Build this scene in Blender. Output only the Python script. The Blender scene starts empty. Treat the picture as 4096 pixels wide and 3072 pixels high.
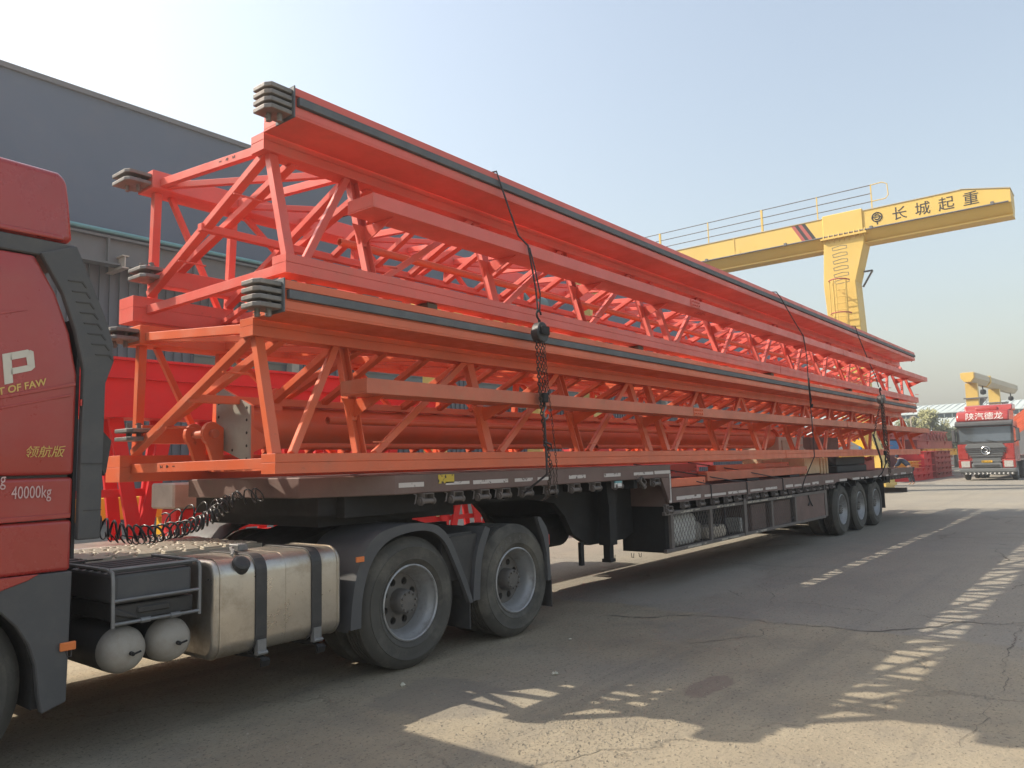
import bpy, bmesh, math, random
from mathutils import Vector, Matrix
from math import sin, cos, pi, radians, sqrt, atan2
random.seed(7)
S = bpy.context.scene
COL = S.collection
# ------------------------------------------------------------------ camera, sky, sun, exposure
PS, TH, RO = radians(38.8037), radians(5.9832), radians(-1.5743)
f_ = Vector((cos(PS)*cos(TH), sin(PS)*cos(TH), sin(TH)))
r0 = Vector((sin(PS), -cos(PS), 0)); u0 = r0.cross(f_)
r_ = r0*cos(RO)+u0*sin(RO); u_ = u0*cos(RO)-r0*sin(RO)
cam = bpy.data.cameras.new('camera'); co = bpy.data.objects.new('camera', cam); COL.objects.link(co)
m = Matrix.Identity(4)
for i, v in enumerate((r_, u_, -f_)):
    for j in range(3): m[j][i] = v[j]
m.translation = (0, 0, 1.6)
co.matrix_world = m
cam.sensor_width = 36; cam.lens = 3074.19/4096*36; cam.clip_end = 3000; cam.clip_start = .05
S.camera = co
SUN_EL = radians(43.5)
SD = Vector((-.475, .88, 0)).normalized()*cos(SUN_EL)+Vector((0, 0, sin(SUN_EL)))
w = bpy.data.worlds.new("World"); S.world = w; w.use_nodes = True
nt = w.node_tree; bg = nt.nodes['Background']
sky = nt.nodes.new('ShaderNodeTexSky'); sky.sky_type = 'NISHITA'; sky.sun_disc = False
sky.sun_elevation = SUN_EL; sky.sun_rotation = atan2(SD.x, SD.y)
sky.air_density = 1.7; sky.dust_density = 3.6; sky.ozone_density = 2.0; sky.altitude = 50
hs = nt.nodes.new('ShaderNodeHueSaturation'); hs.inputs['Saturation'].default_value = .68; nt.links.new(sky.outputs[0], hs.inputs['Color']); nt.links.new(hs.outputs[0], bg.inputs[0]); bg.inputs[1].default_value = .15
sl = bpy.data.lights.new('sun', 'SUN'); sl.energy = 4.0; sl.angle = radians(.55); sl.color = (1, .91, .77)
so = bpy.data.objects.new('sun', sl); COL.objects.link(so); so.rotation_euler = SD.to_track_quat('Z', 'Y').to_euler(); so.location = (0, 0, 40)
S.view_settings.view_transform = 'Standard'; S.view_settings.look = 'None'; S.view_settings.exposure = .56; S.view_settings.gamma = 1

# ------------------------------------------------------------------ materials
def mat(name, base, rough=.5, metal=0, var=.12, scale=2.5, dust=None, damt=.3, dscale=6, bump=0, bscale=60, spec=.5, coat=0, emit=None, alpha=None, trans=0):
    M = bpy.data.materials.new(name); M.use_nodes = True
    t = M.node_tree; N = t.nodes; L = t.links; b = N['Principled BSDF']
    tc = N.new('ShaderNodeTexCoord')
    b.inputs['Roughness'].default_value = rough; b.inputs['Metallic'].default_value = metal
    b.inputs['Specular IOR Level'].default_value = spec; b.inputs['Coat Weight'].default_value = coat
    b.inputs['Coat Roughness'].default_value = .12
    n = N.new('ShaderNodeTexNoise'); n.inputs['Scale'].default_value = scale; n.inputs['Detail'].default_value = 6; n.inputs['Roughness'].default_value = .6
    L.new(tc.outputs['Object'], n.inputs['Vector'])
    mr = N.new('ShaderNodeMapRange'); mr.inputs['From Min'].default_value = .3; mr.inputs['From Max'].default_value = .7
    mr.inputs['To Min'].default_value = 1-var; mr.inputs['To Max'].default_value = 1+var
    L.new(n.outputs['Fac'], mr.inputs['Value'])
    vm = N.new('ShaderNodeVectorMath'); vm.operation = 'SCALE'; vm.inputs[0].default_value = base[:3]
    L.new(mr.outputs[0], vm.inputs['Scale']); last = vm.outputs[0]
    if dust:
        n2 = N.new('ShaderNodeTexNoise'); n2.inputs['Scale'].default_value = dscale; n2.inputs['Detail'].default_value = 8; n2.inputs['Roughness'].default_value = .72
        L.new(tc.outputs['Object'], n2.inputs['Vector'])
        r2 = N.new('ShaderNodeMapRange'); r2.inputs['From Min'].default_value = .48; r2.inputs['From Max'].default_value = .72; r2.inputs['To Max'].default_value = damt*1.6; r2.inputs['To Min'].default_value = damt*.15
        L.new(n2.outputs['Fac'], r2.inputs['Value'])
        mx = N.new('ShaderNodeMix'); mx.data_type = 'RGBA'; L.new(r2.outputs[0], mx.inputs['Factor']); L.new(last, mx.inputs['A']); mx.inputs['B'].default_value = (*dust, 1)
        last = mx.outputs['Result']
        r3 = N.new('ShaderNodeMapRange'); r3.inputs['From Min'].default_value = .4; r3.inputs['From Max'].default_value = .7; r3.inputs['To Min'].default_value = rough; r3.inputs['To Max'].default_value = min(1, rough+.3)
        L.new(n2.outputs['Fac'], r3.inputs['Value']); L.new(r3.outputs[0], b.inputs['Roughness'])
    if name in ('pink_glare_red_paint', 'orange_red_paint', 'faded_orange_paint', 'signal_red_paint', 'crane_yellow_paint'):
        for sc_, lo_, hi_, am_, colr in ((7, .66, .74, .55, (.22, .07, .035)), (23, .68, .74, .5, (.13, .07, .05)), (1.1, .55, .75, .28, (.62, .22, .11) if 'orange' in name else base)):
            n4 = N.new('ShaderNodeTexNoise'); n4.inputs['Scale'].default_value = sc_; n4.inputs['Detail'].default_value = 7; n4.inputs['Roughness'].default_value = .7; L.new(tc.outputs['Object'], n4.inputs['Vector'])
            r4 = N.new('ShaderNodeMapRange'); r4.inputs['From Min'].default_value = lo_; r4.inputs['From Max'].default_value = hi_; r4.inputs['To Max'].default_value = am_; L.new(n4.outputs['Fac'], r4.inputs['Value'])
            m4 = N.new('ShaderNodeMix'); m4.data_type = 'RGBA'; L.new(r4.outputs[0], m4.inputs['Factor']); L.new(last, m4.inputs['A']); m4.inputs['B'].default_value = (*colr, 1); last = m4.outputs['Result']
    L.new(last, b.inputs['Base Color'])
    if bump:
        n3 = N.new('ShaderNodeTexNoise'); n3.inputs['Scale'].default_value = bscale; n3.inputs['Detail'].default_value = 4
        L.new(tc.outputs['Object'], n3.inputs['Vector']); bp = N.new('ShaderNodeBump'); bp.inputs['Strength'].default_value = bump; bp.inputs['Distance'].default_value = .01
        L.new(n3.outputs['Fac'], bp.inputs['Height']); L.new(bp.outputs[0], b.inputs['Normal'])
    if emit: b.inputs['Emission Color'].default_value = (*emit[:3], 1); b.inputs['Emission Strength'].default_value = emit[3]
    if trans: b.inputs['Transmission Weight'].default_value = trans
    return M
ORANGE = mat('orange_red_paint', (.70, .138, .052), .34, var=.13, scale=1.3, dust=(.46, .22, .15), damt=.22, dscale=3.5, bump=.07, bscale=9)
GLAREPINK = mat('pink_glare_red_paint', (.72, .125, .092), .34, var=.13, scale=1.1, dust=(.50, .22, .17), damt=.25, dscale=3, bump=.07, bscale=8)  # upper truss: same paint as the lower, pink lens glare mixed into the colour
ORANGE2 = mat('faded_orange_paint', (.58, .14, .07), .42, var=.16, scale=1.8, dust=(.42, .26, .17), damt=.3, dscale=4, bump=.06, bscale=12)
DARKSTEEL = mat('dark_primer_steel', (.10, .11, .12), .55, var=.2, scale=5, dust=(.25, .23, .2), damt=.25, bump=.1)
PINSTEEL = mat('grey_pin_steel', (.20, .19, .18), .5, metal=.3, var=.25, scale=9, dust=(.3, .24, .18), damt=.3, bump=.15)
FLANGE = mat('grey_primer_flange', (.36, .36, .31), .6, var=.1, scale=4, dust=(.28, .26, .2), damt=.3)
CABRED = mat('cab_red_paint', (.37, .026, .020), .24, var=.06, scale=1.2, dust=(.36, .2, .14), damt=.12, dscale=2, coat=.5)
GREYPL = mat('dark_grey_plastic', (.075, .075, .078), .55, var=.1, scale=3, dust=(.22, .2, .17), damt=.14)
BLACKPL = mat('black_plastic', (.035, .034, .034), .5, var=.2, scale=4, dust=(.16, .14, .12), damt=.22)
CHASSIS = mat('dusty_black_chassis', (.014, .013, .013), .7, var=.3, scale=4, dust=(.06, .052, .045), damt=.25)
BROWNST = mat('brown_trailer_paint', (.165, .10, .084), .62, var=.2, scale=2, dust=(.2, .16, .13), damt=.4, dscale=5, bump=.08)
FRAMEST = mat('grey_brown_frame_steel', (.135, .112, .10), .6, var=.2, scale=4, dust=(.2, .17, .14), damt=.4)
RUBBER = mat('dusty_tyre_rubber', (.058, .054, .047), .75, var=.15, scale=5, dust=(.21, .19, .155), damt=.5, dscale=2.2, bump=.08)
PTGREY = mat('mid_grey_plastic', (.15, .155, .155), .45, var=.06)
TYRELET = mat('dusty_raised_rubber', (.13, .125, .11), .8, var=.1)
RIM = mat('worn_silver_rim', (.42, .42, .42), .42, metal=.5, var=.12, scale=5, dust=(.16, .14, .12), damt=.5, dscale=5)
DISC = mat('grey_brown_wheel_disc', (.13, .12, .11), .55, metal=.2, var=.2, scale=5, dust=(.2, .17, .14), damt=.35)
ALU = mat('dusty_aluminium', (.52, .485, .43), .27, metal=.85, var=.10, scale=2, dust=(.30, .21, .12), damt=.5, dscale=2.4, bump=.12, bscale=7)
DECKALU = mat('checker_deck_plate', (.52, .48, .40), .5, metal=.25, var=.2, scale=6, dust=(.3, .25, .18), damt=.5)
TANKGREY = mat('cream_grey_tank_paint', (.34, .31, .27), .5, var=.12, scale=4, dust=(.24, .19, .14), damt=.3)
TUBEGREY = mat('galvanised_tube', (.22, .22, .22), .45, metal=.4, var=.15, scale=8, dust=(.2, .17, .14), damt=.3)
AMBER = mat('amber_lens', (.75, .20, .05), .3, var=.05)
REDLENS = mat('red_lens', (.5, .03, .02), .3, var=.05)
YELLOW = mat('crane_yellow_paint', (.72, .49, .12), .42, var=.07, scale=.6, dust=(.5, .38, .18), damt=.18, dscale=1.2)
YELLOW2 = mat('bright_yellow_paint', (.85, .47, .02), .45, var=.08, scale=1)
YELGREY = mat('weathered_cream_crane_paint', (.50, .44, .32), .5, var=.1, scale=.4)
RED = mat('signal_red_paint', (.66, .028, .032), .42, var=.10, scale=1, dust=(.5, .12, .1), damt=.15)
MAROON = mat('maroon_primer', (.42, .09, .075), .6, var=.15, scale=.8, dust=(.4, .18, .14), damt=.3)
WHITE = mat('white_lettering', (.72, .70, .66), .5, var=.04)
CREAMT = mat('cream_lettering', (.62, .57, .48), .5, var=.04)
GOLD = mat('gold_lettering', (.62, .40, .12), .35, metal=.3, var=.05)
PINKT = mat('faded_white_lettering', (.62, .40, .38), .6, var=.08)
INK = mat('black_lettering', (.035, .03, .028), .6, var=.05)
CHAIN = mat('rusty_chain', (.07, .05, .04), .55, metal=.4, var=.3, scale=20)
CABLE = mat('dark_wire_rope', (.045, .04, .042), .6, var=.2, scale=20)
HOSE = mat('black_rubber_hose', (.035, .035, .037), .3, var=.1)
WOOD = mat('pale_plywood', (.62, .47, .30), .7, var=.12, scale=5, dust=(.4, .3, .2), damt=.3, dscale=9)
SACK = mat('white_woven_sack', (.55, .53, .49), .8, var=.12, scale=9, dust=(.3, .27, .22), damt=.4, bump=.3, bscale=25)
BEIGE = mat('beige_board', (.50, .42, .33), .7, var=.12, scale=6)
CREAM = mat('cream_cabinet_paint', (.55, .46, .38), .5, var=.08)
BLACKMAT = mat('black_rubber_block', (.02, .02, .022), .7, var=.2)
SHEDDARK = mat('slate_cladding', (.095, .125, .178), .55, var=.12, scale=.3, dust=(.17, .17, .18), damt=.2, dscale=.6)
SHEDGREY = mat('grey_cladding', (.13, .135, .155), .6, var=.08, scale=.5, dust=(.2, .19, .19), damt=.2, dscale=1)
FASCIA = mat('warm_grey_steel_beam', (.155, .15, .15), .6, var=.1, scale=1)
TEAL = mat('teal_pipe_paint', (.16, .36, .38), .5, var=.1)
ROOFPALE = mat('pale_corrugated_roof', (.46, .50, .47), .55, var=.08, scale=.5)
GLASS = mat('dark_window_glass', (.10, .12, .13), .12, var=.1, scale=1)
WSGLASS = mat('windscreen_glass', (.10, .12, .14), .06, var=.1, scale=1, coat=.5)
CONC = mat('weathered_concrete', (.40, .37, .31), .8, var=.15, scale=4, bump=.2)
LEAF = mat('olive_green_foliage', (.30, .29, .13), .6, var=.45, scale=1.6)
LEAF2 = mat('grey_green_foliage', (.22, .23, .12), .6, var=.45, scale=1.6)
BARK = mat('tree_bark', (.12, .09, .06), .85, var=.2)
SKIN = mat('skin', (.45, .26, .18), .55, var=.05)
JACKET = mat('navy_work_jacket', (.03, .04, .07), .8, var=.2, scale=6)
TROUSER = mat('dark_trousers', (.05, .05, .055), .8, var=.2)
BLUE = mat('blue_paint', (.05, .22, .48), .5, var=.05)
STONE = mat('pale_stone', (.55, .52, .42), .85, var=.2, scale=30)
GRAV = mat('dusty_gravel', (.30, .26, .20), .9, var=.35, scale=14)
GREENMOTOR = mat('grey_green_motor_paint', (.10, .17, .17), .5, var=.15, scale=4)
PINKCL = mat('pink_cloth', (.6, .25, .3), .8)
CHROME = mat('chrome', (.6, .6, .6), .2, metal=.9, var=.02)
HEADL = mat('headlamp_lens', (.62, .60, .56), .2, var=.2, scale=12, metal=.3)

def tape_mat(name, white, under, scale=(26, 26, 26), lo=.44, hi=.50):
    M = bpy.data.materials.new(name); M.use_nodes = True; t = M.node_tree; N = t.nodes; L = t.links; b = N['Principled BSDF']
    tc = N.new('ShaderNodeTexCoord'); mp = N.new('ShaderNodeMapping'); mp.inputs['Scale'].default_value = scale
    n = N.new('ShaderNodeTexNoise'); n.inputs['Scale'].default_value = 1; n.inputs['Detail'].default_value = 5; n.inputs['Roughness'].default_value = .65
    L.new(tc.outputs['Object'], mp.inputs[0]); L.new(mp.outputs[0], n.inputs['Vector'])
    mr = N.new('ShaderNodeMapRange'); mr.inputs['From Min'].default_value = lo; mr.inputs['From Max'].default_value = hi; L.new(n.outputs['Fac'], mr.inputs['Value'])
    mx = N.new('ShaderNodeMix'); mx.data_type = 'RGBA'; mx.inputs['A'].default_value = (*white, 1); mx.inputs['B'].default_value = (*under, 1)
    L.new(mr.outputs[0], mx.inputs['Factor']); L.new(mx.outputs['Result'], b.inputs['Base Color']); b.inputs['Roughness'].default_value = .6
    return M
TAPE = tape_mat('worn_white_tape', (.58, .52, .48), (.13, .09, .075), (11, 11, 20), .58, .63)
TAPEY = tape_mat('worn_yellowed_tape', (.40, .36, .29), (.11, .09, .08), (11, 11, 20), .50, .56)
STICK = tape_mat('worn_yellow_sticker', (.60, .42, .05), (.07, .05, .03), (22, 22, 22), .56, .60)
HAZARD = tape_mat('hazard_chevrons', (.6, .58, .52), (.03, .03, .03), (9, 9, 9), .48, .5)

def ground_mat():
    M = bpy.data.materials.new('dusty_concrete_ground'); M.use_nodes = True; t = M.node_tree; N = t.nodes; L = t.links; b = N['Principled BSDF']
    tc = N.new('ShaderNodeTexCoord'); P = tc.outputs['Object']
    def noise(sc, det=6, ro=.6, vec=P):
        n = N.new('ShaderNodeTexNoise'); n.inputs['Scale'].default_value = sc; n.inputs['Detail'].default_value = det; n.inputs['Roughness'].default_value = ro; L.new(vec, n.inputs['Vector']); return n
    def rng(v, a, b_, c=0, d=1):
        r = N.new('ShaderNodeMapRange'); r.inputs['From Min'].default_value = a; r.inputs['From Max'].default_value = b_; r.inputs['To Min'].default_value = c; r.inputs['To Max'].default_value = d; L.new(v, r.inputs['Value']); return r.outputs[0]
    def mix(fac, A, B, mode='MIX'):
        m_ = N.new('ShaderNodeMix'); m_.data_type = 'RGBA'; m_.blend_type = mode
        L.new(fac, m_.inputs['Factor'])
        for k, v in (('A', A), ('B', B)):
            if isinstance(v, tuple): m_.inputs[k].default_value = (*v, 1)
            else: L.new(v, m_.inputs[k])
        return m_.outputs['Result']
    def mul(a, c):
        q = N.new('ShaderNodeMath'); q.operation = 'MULTIPLY'; L.new(a, q.inputs[0])
        if isinstance(c, float): q.inputs[1].default_value = c
        else: L.new(c, q.inputs[1])
        return q.outputs[0]
    c = mix(rng(noise(.45).outputs['Fac'], .35, .65), (.28, .235, .168), (.37, .315, .225))
    c = mix(rng(noise(1.7, 8, .7).outputs['Fac'], .5, .7, 0, .55), c, (.20, .18, .15))
    c = mix(rng(noise(.22, 5, .6).outputs['Fac'], .52, .62, 0, .4), c, (.23, .215, .19))
    mpt = N.new('ShaderNodeMapping'); mpt.inputs['Scale'].default_value = (.10, 2.6, 1); L.new(P, mpt.inputs[0]); tn = noise(1.0, 5, .6, vec=mpt.outputs[0]); c = mix(rng(tn.outputs['Fac'], .52, .66, 0, .38), c, (.17, .155, .13))
    tn2 = noise(60, 2, .5); c = mix(rng(tn2.outputs['Fac'], .62, .70, 0, .5), c, (.10, .085, .065))
    sx_ = N.new('ShaderNodeSeparateXYZ'); L.new(P, sx_.inputs[0]); jn = noise(.8, 4, .6); jm = N.new('ShaderNodeMath'); jm.operation = 'MULTIPLY_ADD'; L.new(jn.outputs['Fac'], jm.inputs[0]); jm.inputs[1].default_value = .9; L.new(sx_.outputs['X'], jm.inputs[2])
    slab = rng(jm.outputs[0], 8.0, 8.12, 0, .5); c = mix(slab, c, (.245, .235, .215))
    sp = noise(38, 3, .6); c = mix(rng(sp.outputs['Fac'], .58, .66, 0, .75), c, (.12, .10, .075))
    sp2 = noise(24, 4, .7); c = mix(rng(sp2.outputs['Fac'], .64, .72, 0, .6), c, (.46, .42, .34))
    # warped cracks
    wn = noise(1.1, 5, .6); wv = N.new('ShaderNodeVectorMath'); wv.operation = 'MULTIPLY_ADD'
    L.new(wn.outputs['Color'], wv.inputs[0]); wv.inputs[1].default_value = (1.3, 1.3, 0); L.new(P, wv.inputs[2])
    vo = N.new('ShaderNodeTexVoronoi'); vo.feature = 'DISTANCE_TO_EDGE'; vo.inputs['Scale'].default_value = .26; L.new(wv.outputs[0], vo.inputs['Vector'])
    cr = rng(vo.outputs['Distance'], .0, .006, 1, 0)
    msk = rng(noise(.6).outputs['Fac'], .48, .56); cr = mul(cr, msk); cr = mul(cr, .35)
    c = mix(cr, c, (.06, .052, .042))
    # reddish oil stain and pale dust patch, each with an edge of its own
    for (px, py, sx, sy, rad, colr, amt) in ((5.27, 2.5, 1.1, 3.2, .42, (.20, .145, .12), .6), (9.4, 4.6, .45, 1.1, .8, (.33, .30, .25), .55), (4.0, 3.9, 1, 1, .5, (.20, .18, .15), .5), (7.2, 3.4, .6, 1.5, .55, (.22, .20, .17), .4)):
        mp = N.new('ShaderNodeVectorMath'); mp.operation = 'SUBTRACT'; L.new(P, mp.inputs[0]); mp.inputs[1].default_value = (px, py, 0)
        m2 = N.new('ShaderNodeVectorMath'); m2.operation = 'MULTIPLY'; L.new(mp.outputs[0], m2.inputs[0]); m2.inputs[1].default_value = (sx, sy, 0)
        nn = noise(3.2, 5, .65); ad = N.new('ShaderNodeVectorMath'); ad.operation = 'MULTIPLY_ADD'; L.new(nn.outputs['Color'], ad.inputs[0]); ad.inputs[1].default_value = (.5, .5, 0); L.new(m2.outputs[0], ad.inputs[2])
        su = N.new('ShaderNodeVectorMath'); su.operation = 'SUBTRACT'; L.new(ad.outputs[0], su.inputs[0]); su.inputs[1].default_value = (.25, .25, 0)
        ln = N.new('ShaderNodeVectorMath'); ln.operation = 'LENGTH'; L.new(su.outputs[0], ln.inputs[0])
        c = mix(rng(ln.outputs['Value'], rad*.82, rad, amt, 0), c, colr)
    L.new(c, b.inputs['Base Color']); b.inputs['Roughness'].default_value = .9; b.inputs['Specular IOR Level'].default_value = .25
    bp = N.new('ShaderNodeBump'); bp.inputs['Strength'].default_value = .7; bp.inputs['Distance'].default_value = .016
    h = N.new('ShaderNodeMath'); h.operation = 'ADD'; L.new(noise(30, 6, .7).outputs['Fac'], h.inputs[0]); hb = mul(noise(5, 4, .6).outputs['Fac'], 1.6); L.new(hb, h.inputs[1])
    h2 = N.new('ShaderNodeMath'); h2.operation = 'SUBTRACT'; L.new(h.outputs[0], h2.inputs[0]); L.new(mul(cr, 3.0), h2.inputs[1])
    L.new(h2.outputs[0], bp.inputs['Height']); L.new(bp.outputs[0], b.inputs['Normal'])
    return M
GROUND = ground_mat()

# ------------------------------------------------------------------ helpers
WL = {}
def wloc(p): return WL.get(p.name, Vector((0, 0, 0))) if p else Vector((0, 0, 0))
def tag(o, label=None, cat=None, group=None, kind=None):
    if label: o['label'] = label
    if cat: o['category'] = cat
    if group: o['group'] = group
    if kind: o['kind'] = kind
    return o
def thing(name, loc, label, cat, group=None):
    o = bpy.data.objects.new(name, None); COL.objects.link(o); o.location = loc; o.empty_display_size = .2
    WL[o.name] = Vector(loc); return tag(o, label, cat, group)
class MB:
    def __init__(s): s.v = []; s.f = []
    def add(s, vs, fs):
        k = len(s.v); s.v += [Vector(v) for v in vs]; s.f += [tuple(i+k for i in f) for f in fs]; return s
    def box(s, x0, x1, y0, y1, z0, z1):
        return s.add([(x0, y0, z0), (x1, y0, z0), (x1, y1, z0), (x0, y1, z0), (x0, y0, z1), (x1, y0, z1), (x1, y1, z1), (x0, y1, z1)],
                     [(3, 2, 1, 0), (4, 5, 6, 7), (0, 1, 5, 4), (1, 2, 6, 5), (2, 3, 7, 6), (3, 0, 4, 7)])
    def frame(s, a, b, up=(0, 0, 1)):
        a = Vector(a); b = Vector(b); d = (b-a).normalized(); up = Vector(up)
        if abs(d.dot(up)) > .98: up = Vector((0, 1, 0)) if abs(d.y) < .9 else Vector((1, 0, 0))
        x = d.cross(up).normalized(); y = x.cross(d).normalized(); return a, b, x, y
    def sweep(s, a, b, prof, up=(0, 0, 1), cap=True):
        a, b, x, y = s.frame(a, b, up); n = len(prof)
        vs = [a+x*p[0]+y*p[1] for p in prof]+[b+x*p[0]+y*p[1] for p in prof]
        fs = [(i, (i+1) % n, n+(i+1) % n, n+i) for i in range(n)]
        if cap: fs += [tuple(range(n))[::-1], tuple(range(n, 2*n))]
        return s.add(vs, fs)
    def bar(s, a, b, w, h, up=(0, 0, 1)): return s.sweep(a, b, [(-w/2, -h/2), (w/2, -h/2), (w/2, h/2), (-w/2, h/2)], up)
    def chan(s, a, b, w, h, t=.012, up=(0, 0, 1), flip=False):
        p = [(-w/2, -h/2), (w/2, -h/2), (w/2, h/2), (w/2-t, h/2), (w/2-t, -h/2+t), (-w/2+t, -h/2+t), (-w/2+t, h/2), (-w/2, h/2)]
        if flip: p = [(x, -y) for x, y in p]
        return s.sweep(a, b, p, up)
    def tube(s, a, b, r, n=12, r2=None, cap=True):
        a, b, x, y = s.frame(a, b); r2 = r if r2 is None else r2
        vs = [a+(x*cos(2*pi*i/n)+y*sin(2*pi*i/n))*r for i in range(n)]+[b+(x*cos(2*pi*i/n)+y*sin(2*pi*i/n))*r2 for i in range(n)]
        fs = [(i, (i+1) % n, n+(i+1) % n, n+i) for i in range(n)]
        if cap: fs += [tuple(range(n))[::-1], tuple(range(n, 2*n))]
        return s.add(vs, fs)
    def pipe(s, a, b, r, t=.006, n=20):
        a, b, x, y = s.frame(a, b); vs = []
        for P, R in ((a, r-t), (a, r), (b, r), (b, r-t)): vs += [P+(x*cos(2*pi*i/n)+y*sin(2*pi*i/n))*R for i in range(n)]
        return s.add(vs, [(k*n+i, k*n+(i+1) % n, ((k+1) % 4)*n+(i+1) % n, ((k+1) % 4)*n+i) for k in range(4) for i in range(n)])
    def path(s, pts, r, n=8, closed=False):
        pts = [Vector(p) for p in pts]; m_ = len(pts); k0 = len(s.v); prev = None
        for i, p in enumerate(pts):
            d = (pts[(i+1) % m_]-pts[i-1]) if closed or 0 < i < m_-1 else (pts[1]-pts[0] if i == 0 else pts[-1]-pts[-2])
            d.normalize()
            if prev is None:
                up = Vector((0, 0, 1)) if abs(d.z) < .9 else Vector((0, 1, 0)); x = d.cross(up).normalized()
            else:
                x = (prev-d*prev.dot(d)); x = x.normalized() if x.length > 1e-6 else d.orthogonal().normalized()
            prev = x; y = d.cross(x)
            s.v += [p+(x*cos(2*pi*j/n)+y*sin(2*pi*j/n))*r for j in range(n)]
        for i in range(m_ if closed else m_-1):
            a = k0+i*n; b = k0+((i+1) % m_)*n
            s.f += [(a+j, a+(j+1) % n, b+(j+1) % n, b+j) for j in range(n)]
        if not closed: s.f += [tuple(range(k0, k0+n))[::-1], tuple(range(k0+(m_-1)*n, k0+m_*n))]
        return s
    def prism(s, poly, a, b, ax='Y'):
        n = len(poly)
        def P(u, v, w_): return {'Y': (u, w_, v), 'X': (w_, u, v), 'Z': (u, v, w_)}[ax]
        return s.add([P(u, v, a) for u, v in poly]+[P(u, v, b) for u, v in poly],
                     [(i, (i+1) % n, n+(i+1) % n, n+i) for i in range(n)]+[tuple(range(n))[::-1], tuple(range(n, 2*n))])
    def lathe(s, prof, c, ax='Y', n=48, a0=0, a1=2*pi):
        full = abs(a1-a0-2*pi) < 1e-6; m_ = n if full else n+1; k0 = len(s.v); c = Vector(c)
        for r, t in prof:
            for i in range(m_):
                a = a0+(a1-a0)*i/n
                s.v.append(c+(Vector((r*cos(a), t, r*sin(a))) if ax == 'Y' else Vector((t, r*cos(a), r*sin(a))) if ax == 'X' else Vector((r*cos(a), r*sin(a), t))))
        for j in range(len(prof)-1):
            for i in range(n):
                i2 = (i+1) % m_ if full else i+1
                s.f.append((k0+j*m_+i, k0+j*m_+i2, k0+(j+1)*m_+i2, k0+(j+1)*m_+i))
        return s
    def build(s, name, mt, parent=None, bev=0, smooth=0, seg=1, label=None):
        me = bpy.data.meshes.new(name); L = wloc(parent)
        me.from_pydata([v-L for v in s.v], [], s.f); me.update()
        bm = bmesh.new(); bm.from_mesh(me); bmesh.ops.remove_doubles(bm, verts=bm.verts, dist=1e-6); bmesh.ops.recalc_face_normals(bm, faces=bm.faces); bm.to_mesh(me); bm.free()
        me.materials.append(mt)
        o = bpy.data.objects.new(name, me); COL.objects.link(o)
        if parent: o.parent = parent; WL[o.name] = L
        if smooth: me.polygons.foreach_set('use_smooth', [True]*len(me.polygons)); me.set_sharp_from_angle(angle=radians(smooth))
        if bev:
            b = o.modifiers.new('bevel', 'BEVEL'); b.width = bev; b.segments = seg; b.limit_method = 'ANGLE'; b.angle_limit = radians(40)
        if label: o['label'] = label
        return o
def text(name, body, mt, parent, size, M, depth=.002, label=None, shear=0, sx=1, bold=0, align='LEFT'):
    c = bpy.data.curves.new(name, 'FONT'); c.body = body; c.size = size; c.extrude = depth; c.shear = shear; c.align_x = align; c.offset = bold; c.resolution_u = 3
    o = bpy.data.objects.new('tmp', c); COL.objects.link(o); bpy.context.view_layer.update()
    me = bpy.data.meshes.new_from_object(o.evaluated_get(bpy.context.evaluated_depsgraph_get())); bpy.data.objects.remove(o)
    me.transform(M @ Matrix.Diagonal((sx, 1, 1, 1))); me.transform(Matrix.Translation(-wloc(parent)))
    me.name = name; me.materials.clear(); me.materials.append(mt)
    o = bpy.data.objects.new(name, me); COL.objects.link(o)
    if parent: o.parent = parent
    if label: o['label'] = label
    return o
def TM(loc, right, up):   # text frame: right and up directions
    x = Vector(right).normalized(); y = Vector(up); y = (y-x*y.dot(x)).normalized(); z = x.cross(y)
    M = Matrix.Identity(4)
    for i, v in enumerate((x, y, z)):
        for j in range(3): M[j][i] = v[j]
    M.translation = Vector(loc); return M
def copy_tree(o, parent=None, delta=None):
    c = o.copy(); COL.objects.link(c); c.parent = parent
    if delta is not None: c.location = o.location+Vector(delta)
    for ch in list(o.children): copy_tree(ch, c)
    return c
def chain(mb, pts, pitch=.03, w=.010, r=.0032):
    pts = [Vector(p) for p in pts]; seg = []; tot = 0
    for a, b in zip(pts, pts[1:]): seg.append((tot, (b-a).length, a, b)); tot += (b-a).length
    n = max(2, int(tot/pitch))
    for k in range(n):
        t = (k+.5)*tot/n
        for t0, l, a, b in seg:
            if t <= t0+l+1e-6: break
        p = a+(b-a)*((t-t0)/l); d = (b-a).normalized(); sd = d.orthogonal().normalized()
        if k % 2: sd = d.cross(sd).normalized()
        hl = pitch*.62
        ring = [p+d*(hl*cos(q))+sd*(w*sin(q)) for q in [2*pi*i/8 for i in range(8)]]
        mb.path(ring, r, 5, closed=True)
    return mb

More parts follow.
